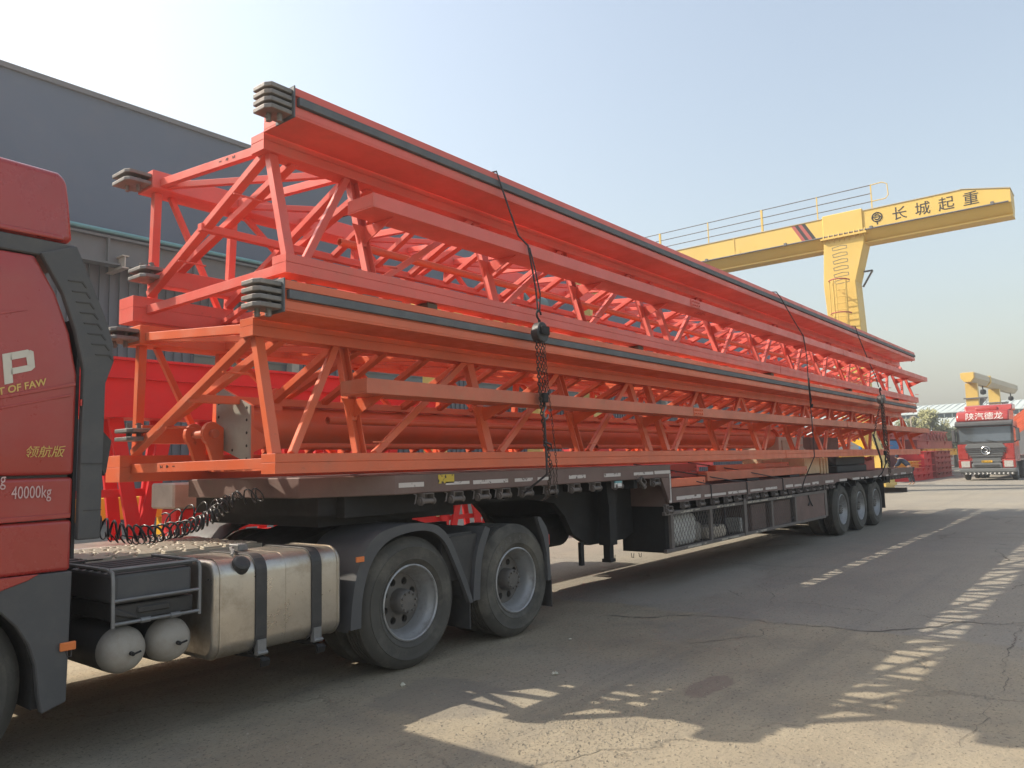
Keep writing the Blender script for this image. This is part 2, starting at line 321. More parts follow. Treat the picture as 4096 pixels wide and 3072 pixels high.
# ------------------------------------------------------------------ setting
g = MB().add([(-400, -400, 0), (900, -400, 0), (900, 900, 0), (-400, 900, 0)], [(0, 1, 2, 3)])
tag(g.build('ground', GROUND), kind='structure')
def crack(pts, wd, name='crack'):
    mb = MB(); P = []
    for (a, b) in zip(pts, pts[1:]):
        n = max(2, int((Vector(b)-Vector(a)).length/.06))
        for i in range(n): P.append(Vector(a).lerp(Vector(b), i/n))
    P.append(Vector(pts[-1])); vs = []
    off = 0
    for i, p in enumerate(P):
        d = (P[min(i+1, len(P)-1)]-P[max(i-1, 0)]).normalized(); n = Vector((-d.y, d.x)); off = off*.85+random.uniform(-.03, .03)
        br = .5+.5*sin(i*.13+wd*900); ww = wd*random.uniform(.1, 1.0)*(.25+.75*br)*(.15 if i in (0, len(P)-1) else 1)
        q = p+n*off; vs += [(q.x-n.x*ww, q.y-n.y*ww, .004), (q.x+n.x*ww, q.y+n.y*ww, .004)]
    mb.add(vs, [(2*i, 2*i+1, 2*i+3, 2*i+2) for i in range(len(P)-1)])
    return tag(mb.build(name, CRACKM), kind='structure')
CRACKM = mat('dark_crack_dirt', (.12, .105, .085), .95, var=.3, scale=20)
crack([(7.0, 4.5), (7.24, 3.98), (7.51, 3.73), (7.59, 3.3), (7.52, 2.7), (7.67, 2.05), (7.98, 1.71), (8.42, 1.47), (8.5, 1.2), (8.64, .94), (8.7, .2), (8.9, -1)], .022)
crack([(7.59, 3.3), (8.4, 3.2), (9.1, 3.5), (9.6, 3.9)], .005)
crack([(7.52, 2.7), (7.2, 2.9), (6.9, 2.8), (6.3, 3.2)], .006)
crack([(8.64, .94), (7.63, .88), (6.94, .85), (6.29, .84), (5.59, .8), (4.9, .79)], .006)
crack([(10.71, 1.24), (11.05, 1.19), (11.6, .9)], .02)
crack([(13.2, 1.7), (13.5, 1.55), (15.0, 1.95), (15.1, 1.5), (15.3, .6)], .022)
crack([(21.71, 4.9), (22.2, 4.1), (22.1, 2.2), (22.3, 0)], .03)
crack([(5.0, 1.75), (4.7, 1.9), (4.5, 2.1)], .004)
crack([(12.2, 9.2), (11.2, 8.2), (11.5, 7.2)], .01)

# gravel strewn at the sunlit foreground and below the truck
gm = MB()
def pebble(mb, c, r):
    vs = []; c = Vector(c)
    for q in ((1, 0, 0), (-1, 0, 0), (0, 1, 0), (0, -1, 0), (0, 0, 1), (0, 0, -1)):
        vs.append(c+Vector(q)*r*random.uniform(.6, 1.3))
    mb.add(vs, [(0, 2, 4), (2, 1, 4), (1, 3, 4), (3, 0, 4), (2, 0, 5), (1, 2, 5), (3, 1, 5), (0, 3, 5)])
for i in range(6500):
    if i < 2600: x, y = random.gauss(4.15, .5), random.gauss(2.65, .33)
    else: x, y = 2.6+9*random.random()**1.6, random.uniform(.4, 4.4)
    pebble(gm, (x, y, .001), random.choice((.002, .003, .003, .004, .005, .008)))
tag(gm.build('gravel', GRAV), kind='stuff', label='fine dusty gravel strewn over the concrete yard in front of the truck', cat='gravel')
for i, (x, y, r, lb) in enumerate(((4.02, 4.36-.02, .022, 'crumpled pale lump lying on the shaded concrete beside the front drive wheel'), (4.88, 3.58, .022, 'small white broken stone on the shaded concrete right of the drive wheels'), (5.9, 4.15, .014, 'tiny pale stone close to the mud flap of the rear drive wheel'))):
    mb = MB()
    for k in range(5): pebble(mb, (x+random.uniform(-.6, .6)*r, y+random.uniform(-.6, .6)*r, r*.5), r*random.uniform(.5, .9))
    tag(mb.build('stone', STONE), lb, 'stone', 'pale stones on the concrete')

# --- slate shed on the left
sh = thing('factory_shed', (-10, 26, 0), 'long slate grey factory shed with ribbed lower wall behind the truck', 'building')
SX0, SX1, SY = -40, 82, 26
mb = MB(); mb.box(SX0, SX1, SY+.0, SY+30, 9.7, 14.15); mb.build('upper_wall', SHEDDARK, sh)
mb = MB(); x = SX0
while x < SX1: mb.box(x, x+.16, SY+.72, SY+.8, 0, 9.0); x += .33
mb.box(SX0, SX1, SY+.8, SY+30, 0, 9.69)
mb.build('lower_wall', SHEDGREY, sh)
mb = MB(); mb.box(SX0, SX1, SY-.10, SY+.3, 14.15, 14.32); mb.build('roof_trim', FASCIA, sh)
mb = MB(); mb.box(SX0, SX1, SY-.05, SY+.02, 8.62, 9.42); mb.box(SX0, SX1, SY-.25, SY+.2, 9.42, 9.5); mb.box(SX0, SX1, SY-.25, SY+.2, 8.55, 8.62)
x = SX0
while x < SX1: mb.box(x, x+.06, SY-.22, SY-.05, 8.62, 9.42); x += 1.5
mb.build('crane_beam', FASCIA, sh)
mb = MB(); mb.tube((SX0, SY-.3, 9.62), (SX1, SY-.3, 9.62), .07, 8); mb.build('pipe', TEAL, sh)
for xx in (11.33, 31, 49):
    mb = MB(); mb.box(xx+.08, xx+.12, SY-.5, SY+.7, 8.46, 8.82); mb.box(xx, xx+.22, SY-.52, SY+.7, 8.82, 8.86); mb.box(xx, xx+.22, SY-.52, SY+.7, 8.42, 8.46); mb.build('bracket', CREAM, sh)
for xx in (14.5, 22, 30, 38, 46, 54):
    mb = MB(); mb.box(xx, xx+4.6, SY+.66, SY+.72, 4.7, 7.2); wo = mb.build('window', GLASS, sh)
    mb = MB()
    for k in range(5): mb.box(xx, xx+4.6, SY+.6, SY+.66, 4.7+k*.6, 4.76+k*.6)
    mb.build('louvre', FASCIA, wo)
for xx in (18.5, 34.5, 50.5):
    mb = MB(); mb.box(xx, xx+.35, SY+.3, SY+.7, 0, 8.5); mb.build('column', CONC, sh)

# ------------------------------------------------------------------ orange truss sections
def face_pt(z, z0=1.72, z1=2.6):   # Y on the near face at height z (relative to the lower truss)
    return 4.665+(4.95-4.665)*(z-z0)/(z1-z0)
def truss(X0, dz, X1, label, mark, post_x, joint):
    ORANGE = GLAREPINK if dz > 1 else globals()['ORANGE']; ORANGE2 = GLAREPINK if dz > 1 else globals()['ORANGE2']
    T = thing('truss_section', (X0, 4.6, 1.58+dz), label, 'steel truss', 'orange truss sections stacked on the trailer')
    def Z(z): return z+dz
    def box2(name, x0, x1, y0, y1, z0, z1, split=.55):
        mb = MB(); zm = z0+(z1-z0)*split
        mb.box(x0, x1, y0, y1, Z(z0), Z(zm)); mb.box(x0+.002, x1-.002, y0+.003, y1-.003, Z(zm), Z(zm+.003)); mb.box(x0, x1, y0, y1, Z(zm+.003), Z(z1))
        return mb.build(name, ORANGE, T, bev=.004)
    XE = X1
    box2('bottom_chord', X0, XE, 4.58, 4.75, 1.58, 1.72)
    box2('top_chord', X0+.01, XE-.5, 4.88, 5.05, 2.58, 2.715)
    box2('bottom_chord', X0-.03, XE, 6.83, 7.10, 1.54, 1.77)
    mb = MB(); mb.box(X0+.03, XE-.5, 6.64, 6.92, Z(2.735), Z(2.90)); mb.build('top_chord', ORANGE, T, bev=.004)
    mb = MB(); mb.box(X0+.1, XE-.3, 6.71, 6.84, Z(1.87), Z(2.03)); mb.build('inner_rail_beam', ORANGE, T, bev=.004)
    # overhanging rail beam with the dark bar along its web
    mb = MB(); mb.box(X0+.0, XE-.55, 4.48, 4.872, Z(2.70), Z(2.716)); mb.box(X0+.001, XE-.55, 4.482, 4.87, Z(2.716), Z(2.775)); mb.box(X0+.002, XE-.55, 4.50, 4.868, Z(2.775), Z(2.86)); mb.box(X0+.003, XE-.55, 4.48, 4.87, Z(2.86), Z(2.92))
    rb = mb.build('rail_beam', ORANGE, T, bev=.003)
    mb = MB(); mb.box(X0+.03, XE-.56, 4.462, 4.50, Z(2.79), Z(2.852)); mb.build('rail_bar', DARKSTEEL, rb, bev=.003)
    mb = MB(); mb.box(X0-.012, X0, 4.47, 4.70, Z(2.69), Z(2.93)); mb.build('end_plate', DARKSTEEL, rb, bev=.003)
    def pinplates(y0, y1, zs, x1, ln, parent, pins=True, up=False):
        for z in zs:
            mb = MB(); c = .05
            mb.prism([(x1-ln+c*.6, y0), (x1, y0), (x1, y1), (x1-ln, y1), (x1-ln, y0+c)], Z(z), Z(z+.034), 'Z'); mb.build('pin_plate', PINSTEEL, parent, bev=.006, seg=2)
        zb, zt = min(zs), max(zs)+.034
        for k in range(2):
            px, py = x1-ln*(.34+.28*k), y0+(y1-y0)*(.3+.28*k)
            mb = MB(); mb.tube((px, py, Z(zb-(.0 if up else .055))), (px, py, Z(zt+(.05 if up else .012))), .019, 12)
            q = zt+.035 if up else zb-.035
            mb.tube((px-.04, py-.02, Z(q)), (px+.04, py+.02, Z(q)), .004, 6)
            mb.build('pin', PINSTEEL, parent, smooth=40)
    pinplates(4.49, 4.68, (2.71, 2.763, 2.816, 2.869), X0-.012, .20, rb)
    pinplates(6.66, 6.95, (2.76, 2.83), X0+.03, .22, T)
    pinplates(6.56, 6.84, (1.89, 1.96), X0+.1, .18, T, up=True)
    for yy, zz in ((4.62, 1.63), (6.9, 1.63), (4.93, 2.62), (4.55, 2.76)):
        mb = MB(); mb.box(XE-.0 if zz < 2 else XE-.5, (XE if zz < 2 else XE-.5)+.10, yy, yy+.09, Z(zz), Z(zz+.03)); mb.tube((XE+.05 if zz < 2 else XE-.45, yy+.04, Z(zz-.07)), (XE+.05 if zz < 2 else XE-.45, yy+.04, Z(zz+.08)), .016, 8); mb.build('end_lug', PINSTEEL, T)
    # near face: posts and diagonals
    tz = 2.585
    for i, x in enumerate(post_x):
        xt = x+.05 if i else x+.04; w = .095 if i else .075
        mb = MB(); n = (0, -1, .3)
        mb.chan((x, 4.665, Z(1.715)), (xt, face_pt(tz)+.005, Z(tz)), w, .06, .009, up=n, flip=(i % 2 == 0))
        mb.build('post', ORANGE, T)
    jx = joint
    mb = MB(); mb.bar((jx, 4.665, Z(1.715)), (jx+.05, face_pt(tz), Z(tz)), .085, .07, up=(0, -1, .3)); mb.build('post', ORANGE, T, bev=.003)
    for i in range(len(post_x)-1):
        a = post_x[i]+.13; b = post_x[i+1]-.02
        if post_x[i] < jx < post_x[i+1]: a = jx+.14
        mb = MB(); mb.bar((a, 4.645, Z(1.715)), (b, face_pt(tz)-.01, Z(tz)), .055, .055, up=(0, -1, .3)); mb.build('diagonal', ORANGE, T, bev=.004)
    # far face
    for i, x in enumerate(post_x):
        mb = MB(); mb.bar((x+.12, 6.95, Z(1.765)), (x+.06, 6.78, Z(2.74)), .07, .07, up=(1, 0, 0)); mb.build('post', ORANGE, T, bev=.003)
        if i < len(post_x)-1:
            mb = MB(); mb.bar((x+.2, 6.80, Z(2.74)), (post_x[i+1]+.02, 6.95, Z(1.765)), .05, .05, up=(0, 1, 0)); mb.build('diagonal', ORANGE, T, bev=.003)
    # cross beams, sloping cross braces
    for i, x in enumerate(post_x):
        e = i == 0
        mb = MB(); mb.chan((x+.04, 4.75, Z(1.655 if e else 1.64)), (x+.04, 6.83, Z(1.655 if e else 1.64)), .075, .06, .01, up=(-1, 0, 0), flip=True)
        lo = mb.build('cross_beam', ORANGE, T, bev=.002)
        mb = MB(); mb.bar((x+.05, 5.05, Z(2.66)), (x+.05, 6.66, Z(2.80)), .055, .07, up=(0, 0, 1)); up_ = mb.build('cross_beam', ORANGE, T, bev=.003)
        for dx in (.03, .27):
            if dx > .1 and i == len(post_x)-1: continue
            mb = MB(); mb.bar((x+dx, 4.98, Z(2.60)), (x+dx, 6.80, Z(1.79 if dx < .1 else 2.02)), .06, .075, up=(1, 0, 0)); mb.build('cross_brace', ORANGE, T, bev=.004)
        if 0 < i < len(post_x)-1:
            for fr in (.36, .70):
                xm = x+(post_x[i+1]-x)*fr
                mb = MB(); mb.bar((xm, 4.98, Z(2.60)), (xm+.02, 6.82, Z(1.79)), .05, .065, up=(1, 0, 0)); mb.build('cross_brace', ORANGE, T, bev=.004)
            xm = x+(post_x[i+1]-x)*.5
            mb = MB(); mb.bar((xm, 5.05, Z(2.655)), (xm, 6.66, Z(2.79)), .05, .06); mb.build('cross_beam', ORANGE, T, bev=.003)
        if i < len(post_x)-1:
            x2 = post_x[i+1]
            mb = MB(); mb.bar((x+.1, 6.66, Z(2.79)), (x2, 5.03, Z(2.66)), .05, .055); mb.build('top_brace', ORANGE, T, bev=.003)
            if i % 2 == 0: mb = MB(); mb.bar((x+.1, 4.75, Z(1.63)), (x2, 6.83, Z(1.63)), .05, .05); mb.build('bottom_brace', ORANGE, T, bev=.003)
        if mark and e and dz > 1:
            for k, ch in enumerate(mark[::-1]):
                yy = 5.42+k*.10; text('marking', ch, INK, up_, .055, TM((x+.020, yy, Z(2.66+.14*(yy-5.05)/1.61+.02)), (0, 0, -1), (0, 1, 0)), .001)
        if mark and e and dz < 1:
            for k, ch in enumerate(mark):
                text('marking', ch, INK, lo, .055, TM((x+.0085, 6.30-k*.10, Z(1.676)), (0, 0, -1), (0, -1, 0)), .001)
    mb = MB(); mb.bar((X0+.05, 5.86, Z(2.20)), (XE-.4, 5.86, Z(2.20)), .065, .065); mb.build('brace_tie', ORANGE, T, bev=.004)
    mb = MB(); mb.tube((X0+.05, 5.35, Z(2.36)), (X0+.3, 5.35, Z(2.36)), .008, 8); mb.tube((X0+.05, 6.2, Z(1.98)), (X0+.3, 6.2, Z(1.98)), .008, 8); mb.build('tie_rod', ORANGE, T)
    # walkway channel outside the near posts
    gx0, gx1 = X0+.60, X1+.05
    mb = MB(); mb.box(gx0, gx1, 4.33, 4.345, Z(2.15), Z(2.262)); mb.box(gx0+.001, gx1-.001, 4.345, 4.62, Z(2.15), Z(2.162)); mb.box(gx0, gx1, 4.62, 4.635, Z(2.15), Z(2.255)); mb.box(gx0, gx0+.014, 4.346, 4.619, Z(2.163), Z(2.26)); mb.box(gx0+.02, gx1-.02, 4.346, 4.62, Z(2.245), Z(2.255))
    ch_ = mb.build('walkway_channel', ORANGE2, T, bev=.002)
    for i, x in enumerate(post_x[1:]):
        y = face_pt(2.15)
        mb = MB(); mb.prism([(x-.10, Z(2.148)), (x+.13, Z(2.148)), (x+.07, Z(2.05)), (x+.05, Z(1.98)), (x-.03, Z(1.98)), (x-.06, Z(2.07))], y-.05, y-.04, 'Y')
        mb.prism([(4.40, Z(2.148)), (y-.03, Z(2.148)), (y-.04, Z(2.0))], x+.02, x+.032, 'X'); mb.build('gusset', ORANGE, T)
        if i % 2 == 0:
            mb = MB(); mb.prism([(x+.08, 4.60), (x+.20, 4.56), (x+.24, 4.60), (x+.10, 4.64)], Z(1.80), Z(1.81), 'Z'); mb.build('lug', ORANGE, T)
    sx = 9.2+(X0-3.1)
    mb = MB(); mb.box(sx-.13, sx+.13, 4.322, 4.33, Z(2.158), Z(2.257))
    for a in range(4):
        for b in range(2): mb.tube((sx-.09+a*.06, 4.322, Z(2.185+b*.045)), (sx-.09+a*.06, 4.305, Z(2.185+b*.045)), .011, 6)
    mb.build('splice_plate', ORANGE, ch_)
    for xx in (sx+6.6,):
        mb = MB(); mb.box(xx, xx+.02, 4.325, 4.33, Z(2.152), Z(2.26)); mb.box(xx, xx+.28, 4.325, 4.33, Z(2.152), Z(2.17)); mb.build('splice_plate', ORANGE, ch_)
    mb = MB()
    for a in range(4): mb.tube((sx+.28+a*.06, 4.42, Z(2.15)), (sx+.28+a*.06, 4.42, Z(2.135)), .010, 6); mb.tube((sx+.28+a*.06, 4.47, Z(2.15)), (sx+.28+a*.06, 4.47, Z(2.135)), .010, 6)
    mb.build('bolt', ORANGE, ch_)
    for xx in (13.0, 19.3):
        mb = MB(); mb.box(xx, xx+.012, 4.575, 4.58, Z(1.585), Z(1.715)); mb.build('weld_seam', ORANGE, T)
    return T
PX = [3.14, 3.90, 5.43, 6.94, 8.47, 10.46, 12.04, 13.62, 15.18, 16.75, 18.40, 20.1, 21.7, 23.2]
LT = truss(3.09, 0, 23.45, 'lower of the two long orange lattice trusses, resting on the trailer deck', '261', PX, 8.93)
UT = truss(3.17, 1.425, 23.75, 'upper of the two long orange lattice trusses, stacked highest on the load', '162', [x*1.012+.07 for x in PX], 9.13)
for o in list(UT.children):       # the upper section carries its number on the top cross beam instead
    pass
# packing timbers between the trusses and under the lower one
for (xx, zz, h), lbl in zip(((4.6, 2.925, .075), (8.2, 2.925, .075), (12.6, 2.925, .075), (17.2, 2.925, .075), (21.4, 2.925, .075)), ('foremost packing timber between the two trusses, just behind their front ends', 'packing timber between the trusses above the end of the upper deck', 'packing timber between the trusses left of the single mid-trailer rope', 'packing timber between the trusses just left of the rusty chain hoist', 'rearmost packing timber between the trusses, close to their rear ends')):
    mb = MB(); mb.box(xx, xx+.12, 4.60, 6.9, zz, zz+h)
    tag(mb.build('packing_timber', BARK, bev=.004), lbl, 'timber', 'timbers between the stacked trusses')

# loose pipe lying in the upper truss, two pipes in the lower one
def pipe_thing(y, z, x0, x1, r, label):
    mb = MB(); mb.pipe((x0, y, z), (x1, y, z), r); return tag(mb.build('steel_pipe', ORANGE, smooth=40), label, 'pipe', 'orange pipes lying in the trusses')
pipe_thing(5.1, 3.52, 4.06, 22.3, .034, 'long orange pipe running through the upper truss')
pipe_thing(5.5, 2.03, 4.24, 14.6, .034, 'orange pipe running along the top of the big orange column in the lower truss')
pipe_thing(5.45, 1.80, 3.89, 7.68, .027, 'short orange pipe low beside the front half of the big orange column')
pipe_thing(5.45, 1.80, 8.5, 13.9, .027, 'orange pipe low beside the rear half of the big orange column')

# big tubular column with flange inside the lower truss
cl = thing('tubular_column', (3.6, 5.95, 1.8), 'big round orange column with grey bolted flange inside the lower truss', 'steel column')
mb = MB(); mb.tube((3.62, 5.95, 1.985), (15.9, 5.95, 1.985), .188, 40); mb.build('tube', ORANGE, cl, smooth=40)
P4 = [(5.68, 1.665), (6.19, 1.825), (6.20, 2.36), (5.68, 2.15)]
mb = MB(); mb.prism(P4, 3.585, 3.60, 'X'); mb.build('flange_face', FLANGE, cl)
mb = MB(); mb.prism(P4, 3.60, 3.625, 'X'); mb.build('flange', ORANGE, cl)
mb = MB()
def q4(u, v): 
    a = Vector(P4[0]).lerp(Vector(P4[1]), u); b = Vector(P4[3]).lerp(Vector(P4[2]), u); return a.lerp(b, v)
for u, v in [(.08, .06), (.08, .28), (.08, .5), (.08, .72), (.08, .93), (.92, .06), (.92, .28), (.92, .5), (.92, .72), (.92, .93), (.5, .08), (.5, .93)]:
    c = q4(u, v); mb.tube((3.5845, c.x, c.y), (3.583, c.x, c.y), .0125, 12)
mb.build('bolt_hole', BLACKMAT, cl)
for yy in (6.05, 6.34):
    mb = MB(); pts = [(3.47+.085*cos(a), 1.93+.10*sin(a)) for a in [radians(60+k*20) for k in range(10)]]
    pts = pts+[(3.49, 1.66), (3.575, 1.66), (3.575, 1.98)]
    mb.prism(pts, yy, yy+.05, 'Y'); mb.build('hinge_lug', ORANGE, cl, bev=.004)
mb = MB(); mb.tube((3.47, 6.0, 1.93), (3.47, 6.45, 1.93), .035, 20); mb.build('hinge_pin', ORANGE2, cl, smooth=40)
for xx, yy in ((3.95, 5.98), (3.95, 5.83)):
    mb = MB(); pts = [(xx+.055*cos(a), 2.27+.055*sin(a)) for a in [radians(k*20) for k in range(10)]]+[(xx-.055, 2.1), (xx+.055, 2.1)]
    mb.prism(pts, yy, yy+.02, 'Y'); mb.build('lifting_lug', ORANGE, cl, bev=.002)
mb = MB(); mb.tube((3.95, 5.78, 2.27), (3.95, 6.05, 2.27), .016, 12); mb.build('lifting_pin', ORANGE2, cl)
mb = MB(); mb.prism([(3.625, 1.75), (3.85, 1.85), (3.625, 1.98)], 5.72, 5.735, 'Y'); mb.prism([(3.625, 2.12), (3.80, 2.10), (3.625, 1.99)], 5.80, 5.81, 'Y'); mb.build('stiffener', ORANGE, cl)
mb = MB(); mb.tube((11.0, 5.95, 1.985), (11.16, 5.95, 1.985), .24, 30); mb.tube((15.85, 5.95, 1.985), (15.95, 5.95, 1.985), .25, 30); mb.build('collar', ORANGE, cl, smooth=40)

# ------------------------------------------------------------------ wheels
def wheel_parts(cx, yf, cz, parent, R=.52, far=False, dual=True, name='wheel', letter=None, sgn=1):
    """axis along Y, outer face at yf; sgn +1: outer face looks to -Y"""
    def y(t): return yf+sgn*t
    W = MB()
    pr = [(.298, .035), (.31, .02), (.34, .006), (.343, .001), (.349, .0005), (.352, .004), (.385, .0), (.43, .004), (.436, .0015), (.442, .002), (.445, .008), (.465, .016), (.492, .034), (.508, .052), (R, .066)]
    gro = []
    for k in range(4):
        a = .066+.033+k*.034; gro += [(R, a), (R-.012, a+.002), (R-.012, a+.008), (R, a+.010)]
    pr += gro+[(R, .235), (.505, .25), (.47, .275), (.40, .29), (.30, .27), (.298, .035)]
    W.lathe([(r*R/.52, y(t)) for r, t in pr], (cx, 0, cz), 'Y', 64)
    w = W.build(name, RUBBER, parent, smooth=35)
    if dual:
        D2 = MB(); D2.lathe([(.30, y(.33)), (.385, y(.32)), (.49, y(.345)), (R, y(.37)), (R, y(.56)), (.49, y(.585)), (.30, y(.6)), (.30, y(.33))], (cx, 0, cz), 'Y', 48); D2.build('inner_tyre', RUBBER, w, smooth=35)
    mb = MB()   # rim barrel and lip
    mb.lathe([(.300, y(.036)), (.303, y(.018)), (.292, y(.012)), (.284, y(.022)), (.280, y(.05)), (.262, y(.075)), (.250, y(.11)), (.228, y(.165)), (.222, y(.185)), (.222, y(.20)), (.3, y(.2))], (cx, 0, cz), 'Y', 64)
    mb.build('rim', RIM, w, smooth=30)
    mb = MB()   # disc with ten round hand holes
    n = 8; y0 = y(.176); K = 16
    for s_ in range(n):
        a0 = 2*pi*s_/n; a1 = 2*pi*(s_+1)/n; am = (a0+a1)/2; ri, ro = .095, .225; per = []
        for k in range(4): per.append((ri+(ro-ri)*k/4, a0))
        for k in range(4): per.append((ro, a0+(a1-a0)*k/4))
        for k in range(4): per.append((ro-(ro-ri)*k/4, a1))
        for k in range(4): per.append((ri, a1-(a1-a0)*k/4))
        hc = Vector((cos(am), sin(am)))*.163; ang0 = am-3*pi/4*0+0
        vs = []
        for r, a in per: vs.append((cx+r*cos(a), y0-sgn*.012*(1-(r-ri)/(ro-ri)), cz+r*sin(a)))
        hv = []
        for r, a in per:
            d = Vector((r*cos(a), r*sin(a)))-hc; d.normalize(); q = hc+d*.031; hv.append((cx+q.x, y0-sgn*.006, cz+q.y))
        hb = [(p[0], y0+sgn*.03, p[2]) for p in hv]
        mb.add(vs+hv+hb, [(i, (i+1) % K, K+(i+1) % K, K+i) for i in range(K)]+[(K+i, K+(i+1) % K, 2*K+(i+1) % K, 2*K+i) for i in range(K)])
    mb.build('wheel_disc', DISC, w, smooth=40)
    mb = MB(); mb.lathe([(.245, y(.21)), (.001, y(.215))], (cx, 0, cz), 'Y', 24); mb.build('brake_drum', CHASSIS, w)
    mb = MB(); mb.lathe([(.102, y(.18)), (.098, y(.10)), (.092, y(.06)), (.084, y(.052)), (.001, y(.048))], (cx, 0, cz), 'Y', 32)
    for k in range(10):
        a = 2*pi*k/10+.2; px, pz = cx+.076*cos(a), cz+.076*sin(a); mb.tube((px, y(.055), pz), (px, y(.036), pz), .0105, 6)
    mb.build('hub', DISC, w, smooth=40)
    if letter:
        for k, ch in enumerate(letter[0]):
            a = radians(letter[1]-k*letter[2]); rr = .375
            text('tyre_lettering', ch, TYRELET, w, .062, TM((cx+rr*cos(a), y(.0015), cz+rr*sin(a)), (sin(a), 0, -cos(a)), (cos(a), 0, sin(a))), .0015, align='CENTER', bold=.001)
    return w

# ------------------------------------------------------------------ tractor unit
TR = thing('tractor_truck', (2.5, 5.8, 0), 'red tractor truck at the left edge with aluminium fuel tank and coiled hoses', 'truck')
YN, YF = 4.60, 7.06
cabs = [(-.42, 1.09), (1.81, 1.09), (1.815, 2.17), (1.77, 2.40), (1.69, 2.62), (1.58, 2.815), (-.20, 2.815), (-.5, 2.0)]
mb = MB(); mb.prism([(-.42, 1.09), (1.81, 1.09), (1.812, 1.365), (-.43, 1.365)], YN, YF, 'Y')
mb.prism([(-.43, 1.372), (1.812, 1.372), (1.813, 1.598), (-.44, 1.598)], YN+.004, YF-.004, 'Y')
mb.prism([(-.445, 1.612), (1.813, 1.612), (1.815, 2.17), (1.77, 2.40), (1.69, 2.62), (1.58, 2.815), (-.20, 2.815), (-.5, 2.1)], YN+.0, YF, 'Y')
cabo = mb.build('cab', CABRED, TR, bev=.02, seg=3, smooth=35)
mb = MB(); mb.box(-.40, 1.79, YN+.03, YF-.03, 1.10, 1.66); mb.box(-.3, 1.60, YN+.05, YF-.05, 2.75, 2.95); mb.build('cab_inner', BLACKPL, TR)
def skin_panel(z0, z1, right, bulge, name):
    mb = MB(); nx, nz = 44, 26; vs = []
    for j in range(nz+1):
        z = z0+(z1-z0)*j/nz; xr = right(z)-.022; xl = -.40
        for i in range(nx+1):
            x = xr-(xr-xl)*(i/nx)**1.6; d = min(xr-x, z-z0, z1-z); e = max(0, 1-d/.10)
            wv = .006*sin(2.2*(z-2.0)+1.1*x)*min(1, d/.12)
            vs.append((x, YN-bulge*(1-e*e)-wv, z))
    mb.add(vs, [(j*(nx+1)+i, j*(nx+1)+i+1, (j+1)*(nx+1)+i+1, (j+1)*(nx+1)+i) for j in range(nz) for i in range(nx)])
    return mb.build(name, CABRED, cabo, smooth=60)
def rgt(z):
    pts = [(1.60, 1.813), (2.17, 1.815), (2.40, 1.77), (2.62, 1.69), (2.815, 1.58)]
    for (za, xa), (zb_, xb) in zip(pts, pts[1:]):
        if z <= zb_: return xa+(xb-xa)*(z-za)/(zb_-za)
    return pts[-1][1]
skin_panel(1.632, 2.795, rgt, .010, 'side_panel')
# pressed ridge running up the side panel
mb = MB(); mb.prism([(1.0, 1.90), (1.80, 2.105), (1.80, 2.125), (1.0, 1.925)], YN-.022, YN+.01, 'Y'); mb.prism([(1.0, 1.845), (1.78, 2.045), (1.78, 2.06), (1.0, 1.862)], YN-.019, YN+.01, 'Y'); mb.build('side_ridge', CABRED, cabo, bev=.004, seg=2)
mb = MB(); mb.prism([(1.0, 1.36), (1.80, 1.375), (1.80, 1.40), (1.0, 1.392)], YN-.006, YN+.01, 'Y'); mb.build('side_ridge', CABRED, cabo, bev=.004, seg=2)
mb = MB(); mb.prism([(1.1, 2.36), (1.55, 2.50), (1.15, 2.43)], YN-.018, YN+.01, 'Y'); mb.prism([(1.1, 2.66), (1.42, 2.705), (1.1, 2.715)], YN-.018, YN+.01, 'Y'); mb.build('side_ridge', CABRED, cabo, bev=.002)
mb = MB(); mb.prism([(-.2, 2.822), (1.60, 2.822), (1.80, 2.83), (1.785, 2.91), (-.2, 2.93)], YN+.005, YF-.005, 'Y'); mb.build('roof_band', GREYPL, TR, bev=.006)
mb = MB(); mb.prism([(-.1, 2.93), (1.76, 2.912), (1.775, 2.95), (1.755, 3.15), (1.735, 3.29), (1.69, 3.325), (1.3, 3.335), (.4, 3.25), (-.05, 3.0)], YN+.01, YF-.01, 'Y')
mb.build('roof_cap', CABRED, TR, bev=.045, seg=4, smooth=50)
mb = MB(); mb.box(.2, 1.72, YN-.006, YN+.06, 2.925, 2.955); mb.build('roof_cap_lip', CABRED, TR, bev=.01, seg=2)
for yy in (YN-.02, YF-.03):
    mb = MB(); mb.prism([(1.835, 1.25), (1.955, 1.25), (1.962, 2.13), (2.005, 2.26), (2.0, 2.36), (1.95, 2.52), (1.785, 2.905), (1.60, 2.83), (1.72, 2.62), (1.79, 2.42), (1.84, 2.2)], yy, yy+.05, 'Y')
    fr = mb.build('side_fairing', GREYPL, TR, bev=.008, seg=2)
    yv = yy if yy < 5 else yy+.05
    for k in range(8):
        zz = 2.70-k*.058; xx = 1.745+k*.0225
        mb = MB(); mb.prism([(xx-.005, zz), (xx+.075, zz+.004), (xx+.10, zz-.03), (xx+.092, zz-.033), (xx+.07, zz-.004), (xx, zz-.006)], yv-.004, yv+.004, 'Y'); mb.build('vent_slot', BLACKPL, fr)
    mb = MB(); mb.box(1.84, 1.96, yv-.003, yv+.002, 1.668, 1.674); mb.box(1.86, 1.955, yv-.003, yv+.002, 1.408, 1.412); mb.build('panel_seam', BLACKPL, fr)
mb = MB(); mb.box(1.816, 1.834, YN+.02, YF-.02, 1.15, 2.5); mb.build('gap_seal', BLACKMAT, TR)
mb = MB(); mb.box(1.828, 1.836, YN-.021, YN, 1.995, 2.03); mb.build('side_marker', REDLENS, TR)
